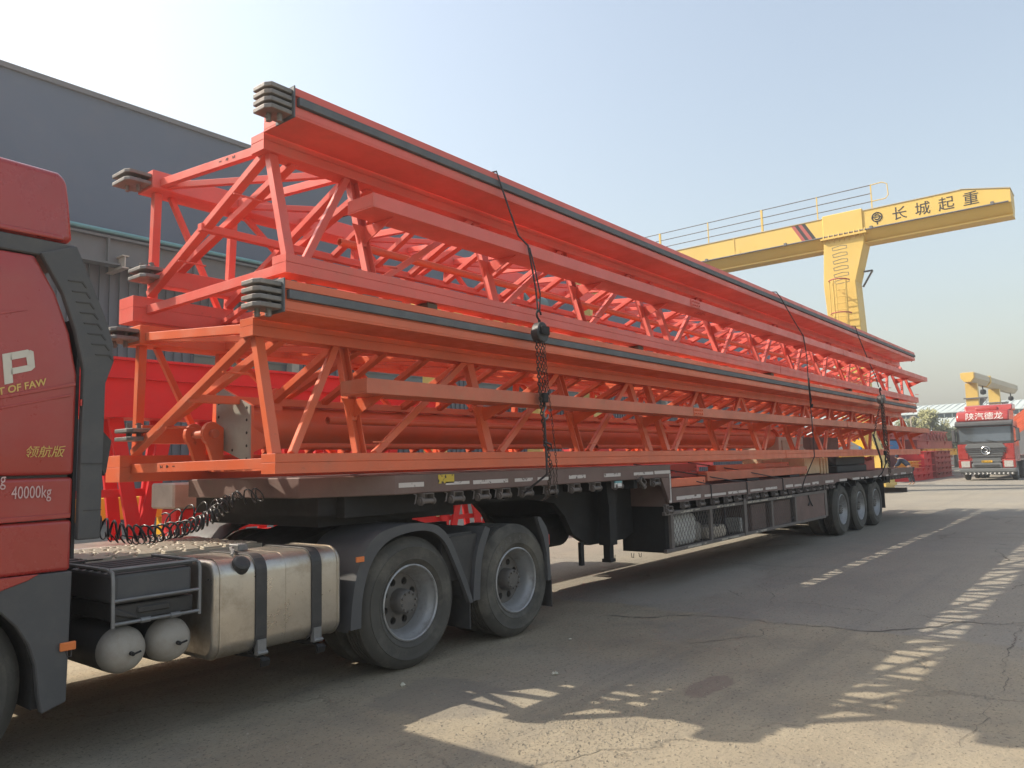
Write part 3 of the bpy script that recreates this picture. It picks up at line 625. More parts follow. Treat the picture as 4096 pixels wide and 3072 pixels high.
mb = MB(); mb.prism([(1.957, 1.86), (2.01, 1.80), (1.985, 1.62), (1.975, 1.60), (1.957, 1.66)], YN, YN+.12, 'Y'); mb.build('rear_flap', BLACKPL, TR)
mb = MB(); mb.prism([(-.35, 2.1), (.75, 2.1), (.75, 2.65), (-.12, 2.65)], YN-.006, YN, 'Y'); mb.prism([(-.35, 2.1), (.75, 2.1), (.75, 2.65), (-.12, 2.65)], YF, YF+.006, 'Y'); mb.build('door_window', WSGLASS, TR)
mb = MB(); mb.prism([(-.535, 2.0), (-.515, 2.0), (-.255, 2.74), (-.275, 2.74)], YN+.12, YF-.12, 'Y'); mb.build('windscreen', WSGLASS, TR)
mb = MB(); mb.box(-.55, -.42, YN+.05, YF-.05, .35, 1.05); mb.build('front_bumper', GREYPL, TR, bev=.03, seg=2)
# step panel and mudguard behind the front wheel
arch = [(1.105+.56*cos(a), .50+.56*sin(a)) for a in [radians(k) for k in (75, 60, 48, 36, 24, 12, 2)]]
mb = MB(); mb.prism([(1.82, 1.085), (1.81, .395), (1.69, .36), (1.672, .45)]+arch[::-1]+[(1.3, 1.085)], YN, YN+.05, 'Y')
mb.build('mudguard', GREYPL, TR, bev=.006)
mb = MB(); mb.prism([(1.655, .38), (1.69, .38), (1.685, .60), (1.63, .80), (1.52, .96), (1.38, 1.06), (1.1, 1.10), (1.1, 1.07), (1.37, 1.03), (1.5, .93), (1.6, .77), (1.65, .6)], YN+.051, YN+.62, 'Y'); mb.build('wheel_arch_liner', CHASSIS, TR)
mb = MB(); mb.prism([(1.655, 1.088), (1.60, 1.06), (1.48, 1.025), (1.42, .99), (1.30, .985), (1.0, .98), (1.0, 1.088)], YN-.006, YN+.052, 'Y'); mb.build('corner_panel', CABRED, TR, bev=.004)
mb = MB(); mb.prism([(-.42, 1.085), (.95, 1.085), (.95, 1.06), (.9, .9), (.75, .5), (-.42, .4)], YN+.002, YN+.05, 'Y'); mb.build('step_panel', CABRED, TR)
mb = MB(); mb.box(1.765, 1.845, YN-.02, YN-.003, .665, .71); mb.build('marker_lamp', AMBER, TR, bev=.004)
mb = MB(); mb.path([(1.80, YN, .66), (1.81, YN, .63), (1.83, YN+.01, .625), (1.835, YN+.02, .66)], .004); mb.build('lamp_wire', BLACKPL, TR)
wheel_parts(1.105, YN+.06, .52, TR, dual=False)
wheel_parts(1.105, YF-.06, .52, TR, dual=False, sgn=-1)
# lettering on the cab side
sk = radians(17)
ux, uz = cos(sk), sin(sk)
text('cab_lettering', '6', CREAMT, cabo, .235, TM((1.315, YN-.0175, 2.035), (ux, 0, uz), (0, 0, 1)), .003, sx=.85, bold=.010)
mb = MB()
def gl(*pts): mb.add([(1.452+p*ux, YN-.0205, 2.090+p*uz+q) for p, q in pts]+[(1.452+p*ux, YN-.0155, 2.090+p*uz+q) for p, q in pts], [tuple(range(len(pts))), tuple(range(len(pts), 2*len(pts)))]+[(i, (i+1) % len(pts), len(pts)+(i+1) % len(pts), len(pts)+i) for i in range(len(pts))])
gl((.0, 0), (.040, 0), (.024, .165), (-.018, .165)); gl((.0235, .125), (.10, .125), (.118, .155), (.105, .165), (.0235, .165)); gl((.100, .125), (.108, .078), (.146, .060), (.135, .148), (.118, .160)); gl((.030, .046), (.128, .046), (.146, .060), (.108, .080), (.030, .080))
mb.build('cab_lettering', CREAMT, cabo)
text('cab_lettering', 'T OF FAW', GOLD, cabo, .052, TM((1.425, YN-.0185, 2.032), (ux, 0, uz), (0, 0, 1)), .002, sx=.98, bold=.001, shear=.2)
text('cab_lettering', '领航版', GOLD, cabo, .066, TM((1.556, YN-.0175, 1.713), (1, 0, .01), (0, 0, 1)), .002, sx=.98, shear=.25)
text('cab_lettering', '40000kg', PINKT, cabo, .094, TM((1.508, YN-.003, 1.492), (1, 0, 0), (0, 0, 1)), .001, sx=.60)
text('cab_lettering', 'kg', PINKT, cabo, .10, TM((1.425, YN-.003, 1.565), (1, 0, 0), (0, 0, 1)), .001, sx=.62)
text('cab_lettering', '量', PINKT, cabo, .075, TM((1.385, YN-.003, 1.49), (1, 0, 0), (0, 0, 1)), .001, sx=.9)
# chassis rails, deck plate
mb = MB()
for yy in (5.32, 6.25): mb.box(.4, 6.5, yy, yy+.08, .72, .97)
for xx in (2.0, 2.9, 3.9, 5.07, 6.3): mb.box(xx, xx+.12, 5.40, 6.25, .78, .92)
mb.build('chassis_rail', CHASSIS, TR)
mb = MB(); mb.box(-.2, 1.9, 5.42, 6.24, .42, 1.08); mb.box(1.9, 2.7, 5.5, 6.16, .45, .95); mb.tube((2.7, 5.83, .62), (4.3, 5.83, .55), .07, 12); mb.build('engine', CHASSIS, TR, bev=.03)
mb = MB(); mb.box(2.0, 3.7, 5.26, 5.3, .50, .98); mb.build('inner_panel', CHASSIS, TR)
dk = MB(); dk.box(2.30, 3.66, 5.60, 6.72, .985, 1.02)
for k in range(15):
    yy = 5.62+k*.075; 
    xx = 2.32
    while xx < 3.6:
        l = random.uniform(.10, .22); dk.box(xx, min(xx+l, 3.64), yy, yy+.035, 1.02, 1.035); xx += l+.03
dk.build('deck_plate', DECKALU, TR, bev=.002)
mb = MB()
for k in range(7): mb.box(1.98, 2.42, 5.62+k*.15, 5.69+k*.15, .99, 1.03)
mb.build('deck_slat', BLACKPL, TR)
# battery box under tube guard
mb = MB(); mb.box(2.06, 2.53, YN+.03, 5.25, .86, 1.03); mb.build('battery_box', GREYPL, TR, bev=.02, seg=2)
mb = MB(); mb.box(2.075, 2.55, YN+.05, 5.25, .755, .85); mb.box(2.20, 2.40, YN+.035, YN+.05, .79, .83); mb.prism([(2.06, .85), (2.2, .78), (2.2, .76), (2.06, .8)], YN+.03, YN+.05, 'Y'); mb.build('battery_tray', BLACKPL, TR, bev=.008)
mb = MB()
for k in range(6): mb.box(2.04, 2.53, YN+.02+k*.1, YN+.065+k*.1, 1.04, 1.058)
mb.build('step_bar', BLACKPL, TR, bev=.004)
mb = MB()
mb.path([(2.045, YN, .735), (2.04, YN, 1.0), (2.04, YN+.01, 1.045), (2.03, YN+.05, 1.06), (2.03, 5.2, 1.06)], .011)
mb.path([(2.565, YN, .735), (2.565, YN, 1.0), (2.565, YN+.01, 1.045), (2.56, YN+.05, 1.06), (2.56, 5.2, 1.06)], .011)
mb.tube((2.04, YN, .885), (2.565, YN, .885), .009, 8); mb.tube((2.04, YN, .755), (2.565, YN, .755), .010, 8)
mb.tube((2.20, YN, .755), (2.26, YN, .755), .016, 8); mb.tube((2.38, YN, .755), (2.44, YN, .755), .016, 8)
mb.tube((2.03, YN+.03, 1.06), (2.56, YN+.03, 1.06), .009, 8)
mb.build('step_guard', TUBEGREY, TR, smooth=40)
for cx, cz in ((2.155, .583), (2.435, .59)):
    mb = MB(); mb.lathe([(.136, YN+.158), (.136, 5.35), (.001, 5.4)], (cx, 0, cz), 'Y', 40); a_ = mb.build('air_tank', BLACKPL, TR, smooth=60)  # grey tank body; its shade is put in as black colour
    mb = MB(); mb.lathe([(.001, YN+.03), (.05, YN+.034), (.09, YN+.05), (.118, YN+.08), (.132, YN+.12), (.1345, YN+.16)], (cx, 0, cz), 'Y', 40); mb.build('tank_end', TANKGREY, a_, smooth=60)
    mb = MB(); mb.tube((cx+.01, YN+.035, cz-.01), (cx+.01, YN+.0, cz-.012), .012, 8); mb.tube((cx+.01, YN+.0, cz-.012), (cx+.05, YN-.01, cz+.0), .006, 6); mb.build('drain_valve', CHASSIS, a_)
# fuel tank
def rrect(y0, y1, z0, z1, r, n=7, g_=0):
    pts = []; y0 -= g_; y1 += g_; z0 -= g_; z1 += g_; r += g_
    for cy, cz, a0 in ((y0+r, z0+r, 180), (y1-r, z0+r, 270), (y1-r, z1-r, 0), (y0+r, z1-r, 90)):
        for k in range(n+1): a = radians(a0+90*k/n); pts.append((cy+r*cos(a), cz+r*sin(a)))
    return pts
FT = thing('dummy', (0, 0, 0), 'x', 'x'); bpy.data.objects.remove(FT)
mb = MB(); mb.prism(rrect(YN, 5.25, .415, 1.04, .11), 2.66, 3.67, 'X'); ft = mb.build('fuel_tank', ALU, TR, bev=.035, seg=4, smooth=50)
mb = MB(); mb.prism(rrect(YN, 5.25, .415, 1.04, .11, g_=.006), 2.70, 2.712, 'X'); mb.prism(rrect(YN, 5.25, .415, 1.04, .11, g_=.006), 3.625, 3.637, 'X'); mb.prism(rrect(YN, 5.25, .415, 1.04, .11, g_=.0015), 3.19, 3.195, 'X'); mb.build('weld_rib', ALU, ft)
for xx in (2.955, 3.40):
    mb = MB(); mb.prism(rrect(YN, 5.25, .415, 1.04, .11, g_=.010), xx, xx+.085, 'X'); st = mb.build('tank_strap', BLACKPL, ft, bev=.002)
    mb = MB(); mb.box(xx+.01, xx+.075, YN-.018, YN+.02, .40, .50); mb.tube((xx+.005, YN-.02, .415), (xx+.08, YN-.02, .415), .013, 10); mb.build('strap_buckle', TUBEGREY, st)
    mb = MB(); mb.prism([(YN-.03, .385), (5.3, .34), (5.3, .41), (YN+.1, .41)], xx+.02, xx+.065, 'X'); mb.prism([(YN-.06, .37), (YN-.03, .385), (YN-.03, .33), (YN-.045, .33)], xx+.02, xx+.08, 'X'); mb.build('tank_bracket', CHASSIS, TR)
mb = MB(); cc = Vector((2.86, YN+.035, .985)); ax = Vector((0, -.72, .70)); mb.tube(cc-ax*.02, cc+ax*.04, .062, 28, r2=.058); mb.tube(cc+ax*.04, cc+ax*.055, .058, 28, r2=.04); mb.build('fuel_cap', BLACKPL, ft, smooth=40, bev=.006)
mb = MB(); mb.tube(cc-ax*.035, cc-ax*.015, .068, 28); mb.build('filler_ring', ALU, ft, smooth=40)
mb = MB(); mb.box(3.06, 3.14, 4.98, 5.10, 1.045, 1.09); mb.build('sender_box', TUBEGREY, TR, bev=.004)
mb = MB(); mb.prism(rrect(6.45, 7.04, .40, 1.04, .085), 2.35, 3.66, 'X'); mb.build('fuel_tank', ALU, TR, bev=.03, seg=3, smooth=50)
mb = MB(); mb.box(1.85, 2.3, 6.4, 7.04, .42, 1.05); mb.build('exhaust_box', GREYPL, TR, bev=.03, seg=2)
mb = MB()
for k in range(5):
    pts = [(2.86+.2*t_+random.uniform(-.01, .01), 4.72+.35*t_+random.uniform(-.02, .02), 1.05+.03*sin(pi*t_)+random.uniform(-.004, .01)) for t_ in [i/8 for i in range(9)]]
    mb.path(pts, .0045, 6)
mb.build('wiring', TUBEGREY, TR, smooth=40)
# drive axles
WX = (4.40, 5.755)
wheel_parts(WX[0], YN+.02, .52, TR)
wheel_parts(WX[1], YN+.02, .52, TR, letter=('12R22.5', 146, 10.5))
for x in WX: wheel_parts(x, YF-.02, .52, TR, sgn=-1)
mb = MB()
for x in WX: mb.tube((x, 5.2, .52), (x, 6.5, .52), .09, 14); mb.lathe([(.001, 5.6), (.2, 5.68), (.24, 5.85), (.2, 6.02), (.001, 6.1)], (x, 0, .52), 'Y', 20)
mb.build('axle', CHASSIS, TR, smooth=40)
def sm(p, k=4):
    out = []
    for i in range(len(p)-1):
        p0 = p[max(i-1, 0)]; p1 = p[i]; p2 = p[i+1]; p3 = p[min(i+2, len(p)-1)]
        for j in range(k):
            u = j/k; out.append(tuple(.5*((2*b)+(c-a)*u+(2*a-5*b+4*c-d)*u*u+(3*b-a-3*c+d)*u**3) for a, b, c, d in zip(p0, p1, p2, p3)))
    return out+[p[-1]]
def fender(outer, inner, name='fender'):
    if len(outer) > 4 and outer[0][0] < 6: outer = sm(outer); inner = sm(inner)
    mb = MB(); mb.prism(outer+inner[::-1], YN-.01, YN+.03, 'Y'); 
    n = len(outer); vs = []
    for yy in (YN+.02, 5.22):
        vs += [(x, yy, z-.003) for x, z in outer]+[(x, yy, z-.02) for x, z in outer]
    mb.add(vs, [(i, i+1, 2*n+i+1, 2*n+i) for i in range(n-1)]+[(n+i, n+i+1, 3*n+i+1, 3*n+i) for i in range(n-1)]+[(2*n+i, 2*n+i+1, 3*n+i+1, 3*n+i) for i in range(n-1)])
    return mb.build(name, GREYPL, TR, smooth=40)
fender([(3.74, .42), (3.76, .62), (3.80, .80), (3.86, .94), (3.96, 1.06), (4.12, 1.125), (4.36, 1.15), (4.56, 1.135), (4.70, 1.09), (4.82, .98), (4.92, .80), (5.02, .60), (5.09, .42)],
       [(3.84, .42), (3.85, .60), (3.885, .75), (3.95, .89), (4.06, 1.0), (4.2, 1.06), (4.40, 1.085), (4.56, 1.075), (4.67, 1.03), (4.77, .94), (4.87, .77), (4.97, .58), (5.045, .42)])
fender([(5.09, .43), (5.11, .62), (5.14, .80), (5.19, .93), (5.27, 1.06)], [(5.18, .43), (5.19, .60), (5.22, .78), (5.28, .92), (5.335, 1.03)])
fender([(6.05, 1.09), (6.10, 1.08), (6.19, .98), (6.22, .90), (6.24, .46)], [(6.05, 1.07), (6.08, 1.0), (6.14, .88), (6.18, .72), (6.19, .46)])
mb = MB(); mb.box(4.78, 5.16, YN+.06, YN+.09, .62, 1.02); mb.prism([(4.85, 1.0), (5.2, 1.0), (5.08, .45), (5.03, .45)], YN+.03, YN+.06, 'Y'); mb.build('fender_panel', BLACKPL, TR)
for x0 in (5.05, 6.25):
    mb = MB(); mb.box(x0, x0+.008, YN+.0, 5.2, .20, .46 if x0 < 6 else .5); mb.box(x0+.008, x0+.012, YN, YN+.01, .2, .46); mb.build('mud_flap', BLACKPL, TR)
mb = MB(); mb.box(6.235, 6.26, YN+.01, YN+.09, .80, .90); mb.build('rear_lamp', REDLENS, TR)
mb = MB(); mb.box(3.79, 3.865, YN-.025, YN-.01, .905, .945); mb.build('marker_lamp', AMBER, TR, bev=.003)
# far side fender over the drive axle, sunlit grooves
mb = MB(); pts = [(3.62, .80), (3.74, .98), (3.92, 1.10), (4.15, 1.165), (4.40, 1.185), (4.66, 1.165), (4.9, 1.08), (5.05, .9)]
n = len(pts); vs = [(x, 6.42, z) for x, z in pts]+[(x, 7.08, z) for x, z in pts]+[(x, 6.42, z-.02) for x, z in pts]+[(x, 7.08, z-.02) for x, z in pts]
mb.add(vs, [(i, i+1, n+i+1, n+i) for i in range(n-1)]+[(2*n+i, 2*n+i+1, 3*n+i+1, 3*n+i) for i in range(n-1)]+[(i, i+1, 2*n+i+1, 2*n+i) for i in range(n-1)])
mb.build('fender', GREYPL, TR, smooth=40)
mb = MB(); mb.prism([(3.8, 1.0), (4.2, 1.10), (5.2, 1.10), (5.5, 1.02), (5.5, .97), (3.8, .97)], 5.42, 6.22, 'Y'); mb.tube((4.95, 5.8, 1.08), (4.95, 5.8, 1.17), .42, 28); mb.build('fifth_wheel', CHASSIS, TR, bev=.01)

# coiled air hoses between cab and trailer
def coil(pts, turns, rad, r, ph=0):
    P = [Vector(p) for p in pts]; n = turns*12; out = []
    for i in range(n+1):
        t = i/n*(len(P)-1); k = min(int(t), len(P)-2); u = t-k
        p0 = P[max(k-1, 0)]; p1 = P[k]; p2 = P[k+1]; p3 = P[min(k+2, len(P)-1)]
        c = .5*((2*p1)+(p2-p0)*u+(2*p0-5*p1+4*p2-p3)*u*u+(3*p1-p0-3*p2+p3)*u**3)
        a = 2*pi*i/12+ph; c = c+Vector((0, cos(a), sin(a)))*rad*(1+.08*sin(i*.37)); c.x += .02*sin(a*.5+.3*i); out.append(c)
    return MB().path(out, r, 7)
tag(coil([(2.28, 5.52, 1.30), (2.45, 5.5, 1.225), (2.65, 5.5, 1.185), (2.85, 5.5, 1.19), (3.02, 5.5, 1.22), (3.15, 5.5, 1.27), (3.28, 5.52, 1.35)], 21, .057, .008).build('coiled_hose', HOSE, smooth=60), 'thick black coiled air hose sagging between the cab and the trailer, nearer the camera', 'hose', 'coiled hoses behind the cab')
tag(coil([(2.28, 5.62, 1.25), (2.5, 5.62, 1.16), (2.75, 5.62, 1.13), (2.95, 5.62, 1.16), (3.12, 5.6, 1.24), (3.3, 5.6, 1.37), (3.45, 5.6, 1.42)], 34, .03, .0045).build('coiled_hose', HOSE, smooth=60), 'thin tightly coiled black cable hanging lowest behind the cab', 'hose', 'coiled hoses behind the cab')
tag(coil([(2.9, 5.75, 1.25), (3.05, 5.7, 1.30), (3.2, 5.62, 1.33), (3.33, 5.55, 1.38), (3.48, 5.5, 1.41), (3.58, 5.5, 1.42)], 9, .055, .006, 1).build('coiled_hose', HOSE, smooth=60), 'loosely tangled black hose loops plugged under the trailer nose', 'hose', 'coiled hoses behind the cab')

# ------------------------------------------------------------------ step deck trailer
TL = thing('semi_trailer', (12, 5.85, 0), 'long brown step-deck trailer carrying the orange trusses', 'trailer')
Y0, Y1 = 4.60, 7.10
mb = MB(); mb.prism([(4.2, Y0), (8.88, Y0), (8.88, Y1), (4.2, Y1), (3.6, Y1-.42), (3.6, Y0+.42)], 1.385, 1.545, 'Z'); ud = mb.build('upper_deck', BROWNST, TL, bev=.008)
mb = MB(); mb.box(3.72, 7.0, 4.95, 6.75, 1.24, 1.384); mb.box(3.8, 5.35, 5.05, 6.65, 1.15, 1.24); mb.box(3.9, 4.9, 4.85, 4.95, 1.22, 1.384); mb.build('gooseneck_plate', CHASSIS, TL)
for yy in (5.15, 6.35):
    mb = MB(); mb.prism([(5.0, 1.384), (8.8, 1.384), (22.3, 1.06), (22.3, .86), (9.3, .86), (9.0, .62), (7.8, .62), (7.45, .78), (7.3, 1.0), (7.1, 1.16), (6.7, 1.22), (5.0, 1.24)][:1]+[(8.8, 1.384), (8.95, 1.05), (22.3, 1.05), (22.3, .86), (9.3, .80), (8.6, .62), (7.8, .62), (7.45, .78), (7.3, 1.0), (7.1, 1.16), (6.7, 1.22), (5.0, 1.24)], yy, yy+.08, 'Y'); mb.build('main_beam', CHASSIS, TL)
mb = MB()
for xx in (5.6, 6.4, 7.2, 8.0): mb = MB(); mb.box(xx, xx+.08, 4.63, 7.07, 1.28, 1.384); mb.build('cross_member', CHASSIS, TL)
xx = 9.3
while xx < 22.2: mb = MB(); mb.box(xx, xx+.07, 4.67, 7.07, .98, 1.19); mb.build('cross_member', CHASSIS, TL); xx += .8
# step
mb = MB(); mb.prism([(8.62, 1.384), (8.88, 1.384), (8.88, 1.06), (8.82, 1.06)], Y0+.001, Y0+.04, 'Y'); mb.box(8.80, 8.875, 4.66, 7.08, 1.02, 1.384); mb.build('step_plate', BROWNST, TL)
# lower deck with wheel cut-outs along the rail
AX = (16.45, 17.75, 19.05)
zt, zb = 1.245, 1.065
low = [(8.89, zt), (8.89, zb)]
def rail_bottom():
    p = []; x = 8.89
    while x < 22.4:
        z = zb
        for a in AX:
            d = abs(x-a)
            if d < .46: z = max(z, 1.02+.12*sqrt(max(0, 1-(d/.46)**2)))
        if x > 15.7: z = max(z, 1.09)
        p.append((x, z)); x += .08
    p.append((22.4, 1.09)); return p
rb_ = rail_bottom(); n = len(rb_)
mb = MB(); vs = []
for yy in (Y0, Y0+.06): vs += [(x, yy, zt) for x, z in rb_]+[(x, yy, z) for x, z in rb_]
mb.add(vs, [(i, i+1, n+i+1, n+i) for i in range(n-1)]+[(2*n+i, 3*n+i, 3*n+i+1, 2*n+i+1) for i in range(n-1)]+[(i, 2*n+i, 2*n+i+1, i+1) for i in range(n-1)]+[(n+i, n+i+1, 3*n+i+1, 3*n+i) for i in range(n-1)]+[(0, n, 3*n, 2*n), (n-1, 3*n-1, 4*n-1, 2*n-1)])
mb.build('side_rail', BROWNST, TL)
mb = MB(); mb.box(8.89, 22.4, Y0+.06, Y1, 1.19, zt-.002); mb.box(8.89, 22.4, Y1, Y1+.04, zb, zt); mb.box(22.34, 22.4, Y0+.061, Y1, .98, 1.19); mb.build('lower_deck', BROWNST, TL)
mb = MB()
for x0, x1, z0, z1 in ((4.24, 4.52, 1.44, 1.478), (4.78, 5.08, 1.442, 1.468), (5.13, 5.62, 1.436, 1.47), (5.72, 6.0, 1.436, 1.468), (6.08, 6.27, 1.438, 1.468), (6.62, 6.93, 1.436, 1.472), (7.3, 7.65, 1.434, 1.472), (7.95, 8.42, 1.434, 1.468), (8.45, 8.86, 1.435, 1.475)):
    mb = MB(); mb.box(x0, x1, Y0-.003, Y0-.0005, z0, z1); mb.build('reflective_tape', TAPE, ud)
mb = MB(); mb.box(8.835, 8.865, Y0-.003, Y0-.0005, 1.10, 1.43); mb.build('reflective_tape', TAPE, TL)
mb = MB(); mb.box(8.80, 8.87, Y0-.003, Y0-.0005, 1.07, 1.098); mb.build('reflective_tape', TAPE, TL)
xx = 9.0
while xx < 22.2:
    l = random.choice((.25, .35, .5, .7)); h = random.choice((.032, .036, .045))
    if random.random() < .85: mb = MB(); mb.box(xx, min(xx+l, 22.3), Y0-.003, Y0-.0005, 1.092, 1.092+h); mb.build('reflective_tape', TAPE, TL)
    xx += l+random.choice((.08, .12, .4))
mb = MB(); mb.box(4.69, 4.885, Y0-.003, Y0-.0005, 1.458, 1.532); mb.build('yellow_sticker', STICK, ud)
mb = MB(); mb.box(7.50, 7.64, Y0-.02, Y0-.004, 1.31, 1.36); mb.build('plastic_tag', WHITE, TL)
mb = MB(); mb.box(7.50, 7.64, Y0-.022, Y0-.004, 1.36, 1.383); mb.build('plastic_tag', TEAL, TL)
# cargo winches
def winch(x, zt_, tilt=0):
    R_ = Matrix.Translation((x, Y0+.0, zt_)) @ Matrix.Rotation(tilt, 4, 'Y')
    def T_(mb):
        mb.v = [R_ @ v for v in mb.v]; return mb
    mb = MB(); t = .008
    mb.box(-.06, .06, -.02, .055, -t, 0); mb.box(-.06, -.06+t, -.02, .055, -.085, -t); mb.box(.06-t, .06, -.02, .055, -.085, -t); mb.box(-.05, .05, .047, .055, -.05, -t)
    wn = T_(mb).build('cargo_winch', FRAMEST, TL)
    mb = MB(); mb.tube((-.09, .0, -.065), (.085, .0, -.065), .021, 12); mb.lathe([(.001, -.098), (.018, -.098), (.02, -.088), (.034, -.09), (.036, -.07), (.021, -.068)], (0, 0, -.065), 'X', 14); mb.lathe([(.021, .06), (.03, .064), (.03, .074), (.001, .078)], (0, 0, -.065), 'X', 10)
    T_(mb).build('winch_drum', FRAMEST, wn, smooth=40)
    mb = MB(); mb.path([(-.135, .02, -.0), (-.115, .01, -.012), (-.125, .01, -.05), (-.14, .0, -.075), (-.15, 0, -.08)], .006, 6)
    T_(mb).build('rope_hook', FRAMEST, wn)
for x in (4.56, 4.92, 5.27, 5.57, 5.91, 6.31, 6.74, 7.14, 7.60, 8.48): winch(x, 1.384)
winch(8.17, 1.384, radians(38))
winch(8.80, 1.03)
for x in (9.25, 9.72, 10.16, 10.60, 10.96, 11.33, 11.65, 12.0, 12.45, 12.86, 13.24, 13.62, 13.98, 14.34, 14.70, 15.1, 15.5): winch(x, 1.066)
for k in range(9): winch(19.9+k*.3, 1.088)
# landing leg
mb = MB(); mb.box(7.86, 8.02, 4.90, 5.06, .62, 1.384); mb.box(7.895, 7.985, 4.935, 5.025, .44, .62); mb.box(7.88, 8.0, 4.92, 5.04, .42, .46); mb.prism([(7.80, 1.38), (8.08, 1.38), (8.04, 1.1), (7.84, 1.1)], 4.895, 4.90, 'Y'); mb.build('landing_leg', CHASSIS, TL, bev=.005)
mb = MB(); mb.tube((8.15, 5.0, 1.25), (8.0, 4.98, .68), .018, 8); mb.build('leg_brace', CHASSIS, TL)
mb = MB(); mb.tube((6.9, 5.6, .80), (7.75, 5.6, .80), .20, 24); mb.build('air_reservoir', CHASSIS, TL, smooth=40)
mb = MB(); mb.box(7.36, 7.42, 4.98, 5.02, .44, .70); mb.build('hanging_strap', CHASSIS, TL)
mb = MB()
for x, y in ((8.5, 5.0), (8.6, 4.95), (8.3, 5.15)): mb.path([(x, y, .46), (x+.01, y, .41), (x+.05, y, .40), (x+.06, y, .45)], .004, 6)
mb.build('rope_loop', HOSE, TL)
# toolbox and side cage
mb = MB(); mb.box(8.84, 9.0, 4.70, 5.32, .44, 1.02); mb.box(9.0, 14.95, 5.28, 5.32, .48, 1.02); mb.box(9.0, 14.95, 4.64, 5.28, .455, .475); mb.build('toolbox', CHASSIS, TL)
mb = MB(); mb.box(8.68, 14.98, Y0, Y0+.045, .455, .50); mb.box(8.68, 14.98, Y0, Y0+.045, .915, .96)
for x in (8.83, 9.98, 11.14, 12.26, 13.36): mb.box(x, x+.075, Y0+.003, Y0+.042, .50, .915)
mb.box(8.72, 8.80, Y0+.003, Y0+.042, .96, 1.05); mb.box(11.13, 11.23, Y0-.01, Y0-.001, .46, 1.0)
mb.build('cage_frame', FRAMEST, TL, bev=.003)
for x0, x1 in ((8.91, 9.98), (10.06, 11.14), (11.22, 12.26), (12.34, 13.36)):
    mb = MB(); z0, z1 = .50, .915; h = z1-z0; s_ = .085; sl_ = .75; x = x0-h*sl_
    while x < x1:
        for sg in (1, -1):
            a = (x, z0) if sg > 0 else (x, z1); b = (x+h*sl_, z1) if sg > 0 else (x+h*sl_, z0)
            (ax_, az), (bx, bz) = a, b
            if ax_ < x0: t = (x0-ax_)/(bx-ax_); az = az+(bz-az)*t; ax_ = x0
            if bx > x1: t = (x1-ax_)/(bx-ax_); bz = az+(bz-az)*t; bx = x1
            if bx-ax_ > .01: mb.tube((ax_, Y0+.02, az), (bx, Y0+.02+.002*sg, bz), .0035, 4)
        x += s_
    mb.build('wire_mesh', FRAMEST, TL)
mb = MB(); mb.box(13.43, 14.97, Y0+.012, Y0+.03, .50, .915); d_ = mb.build('locker_door', BROWNST, TL, bev=.003)
mb = MB(); mb.path([(14.05, Y0, .91), (14.1, Y0-.01, .80), (14.2, Y0-.012, .72), (14.14, Y0, .80), (14.0, Y0-.01, .74)], .012, 6); mb.build('tie_rag', BLACKPL, TL)
mb = MB(); mb.box(14.97, 15.1, Y0, 5.28, .48, 1.05); mb.build('locker_side', FRAMEST, TL)
mb = MB()
for x0, x1, z0 in ((9.1, 9.65, .925), (10.2, 10.8, .925), (11.3, 12.1, .925), (12.5, 13.2, .925), (9.1, 9.85, .465), (10.3, 10.95, .465), (11.5, 12.0, .465)):
    mb = MB(); mb.box(x0, x1, Y0-.003, Y0-.0005, z0, z0+.025); mb.build('reflective_tape', TAPEY, TL)
# things stored in the cage
def lump(name, mt, x0, x1, y0, y1, z0, z1, amp, label, cat, n=14, ridg=0):
    mb = MB(); vs = []; 
    cx, cy, cz = (x0+x1)/2, (y0+y1)/2, (z0+z1)/2
    for i in range(n+1):
        v = -pi/2+pi*i/n
        for j in range(2*n):
            u = 2*pi*j/(2*n)
            def se(w_, e): return math.copysign(abs(w_)**e, w_)
            p = Vector((se(cos(v), .35)*se(cos(u), .35)*(x1-x0)/2, se(cos(v), .35)*se(sin(u), .35)*(y1-y0)/2, se(sin(v), .35)*(z1-z0)/2))
            p *= 1+random.uniform(-amp, amp)+(ridg*sin(u*11+v*9))
            vs.append(Vector((cx, cy, cz))+p)
    m2 = 2*n
    mb.add(vs, [(i*m2+j, i*m2+(j+1) % m2, (i+1)*m2+(j+1) % m2, (i+1)*m2+j) for i in range(n) for j in range(m2)])
    return tag(mb.build(name, mt, smooth=70), label, cat)
lump('woven_sack', SACK, 9.05, 9.80, 4.70, 5.1, .478, .90, .02, 'bulging white sack behind the wire mesh, nearest the toolbox', 'sack', ridg=.012)
lump('stone_block', BEIGE, 10.15, 10.80, 4.72, 5.05, .478, .66, .03, 'beige block lying in the second mesh bay of the trailer', 'block')
lump('cloth_bundle', TANKGREY, 9.84, 10.0, 4.75, 5.1, .478, .75, .06, 'grey bundle squeezed between white sack and mesh post', 'bundle')
lump('spare_part', CHASSIS, 10.15, 11.05, 4.9, 5.2, .66, .90, .09, 'dark jumble of machine parts above the beige block in the mesh bay', 'machine parts')
lump('water_can', SACK, 11.27, 11.48, 4.72, 5.0, .478, .70, .03, 'small pale can behind the mesh right of the wide post', 'can')
for x0, x1, lb in ((11.62, 12.2, 'brown crate with wooden face behind the third wire mesh panel'), (12.36, 13.34, 'wide brown crate filling the fourth wire mesh panel')):
    mb = MB(); mb.box(x0, x1, 4.68, 5.2, .478, .885); tag(mb.build('storage_crate', BROWNST, bev=.01), lb, 'crate')
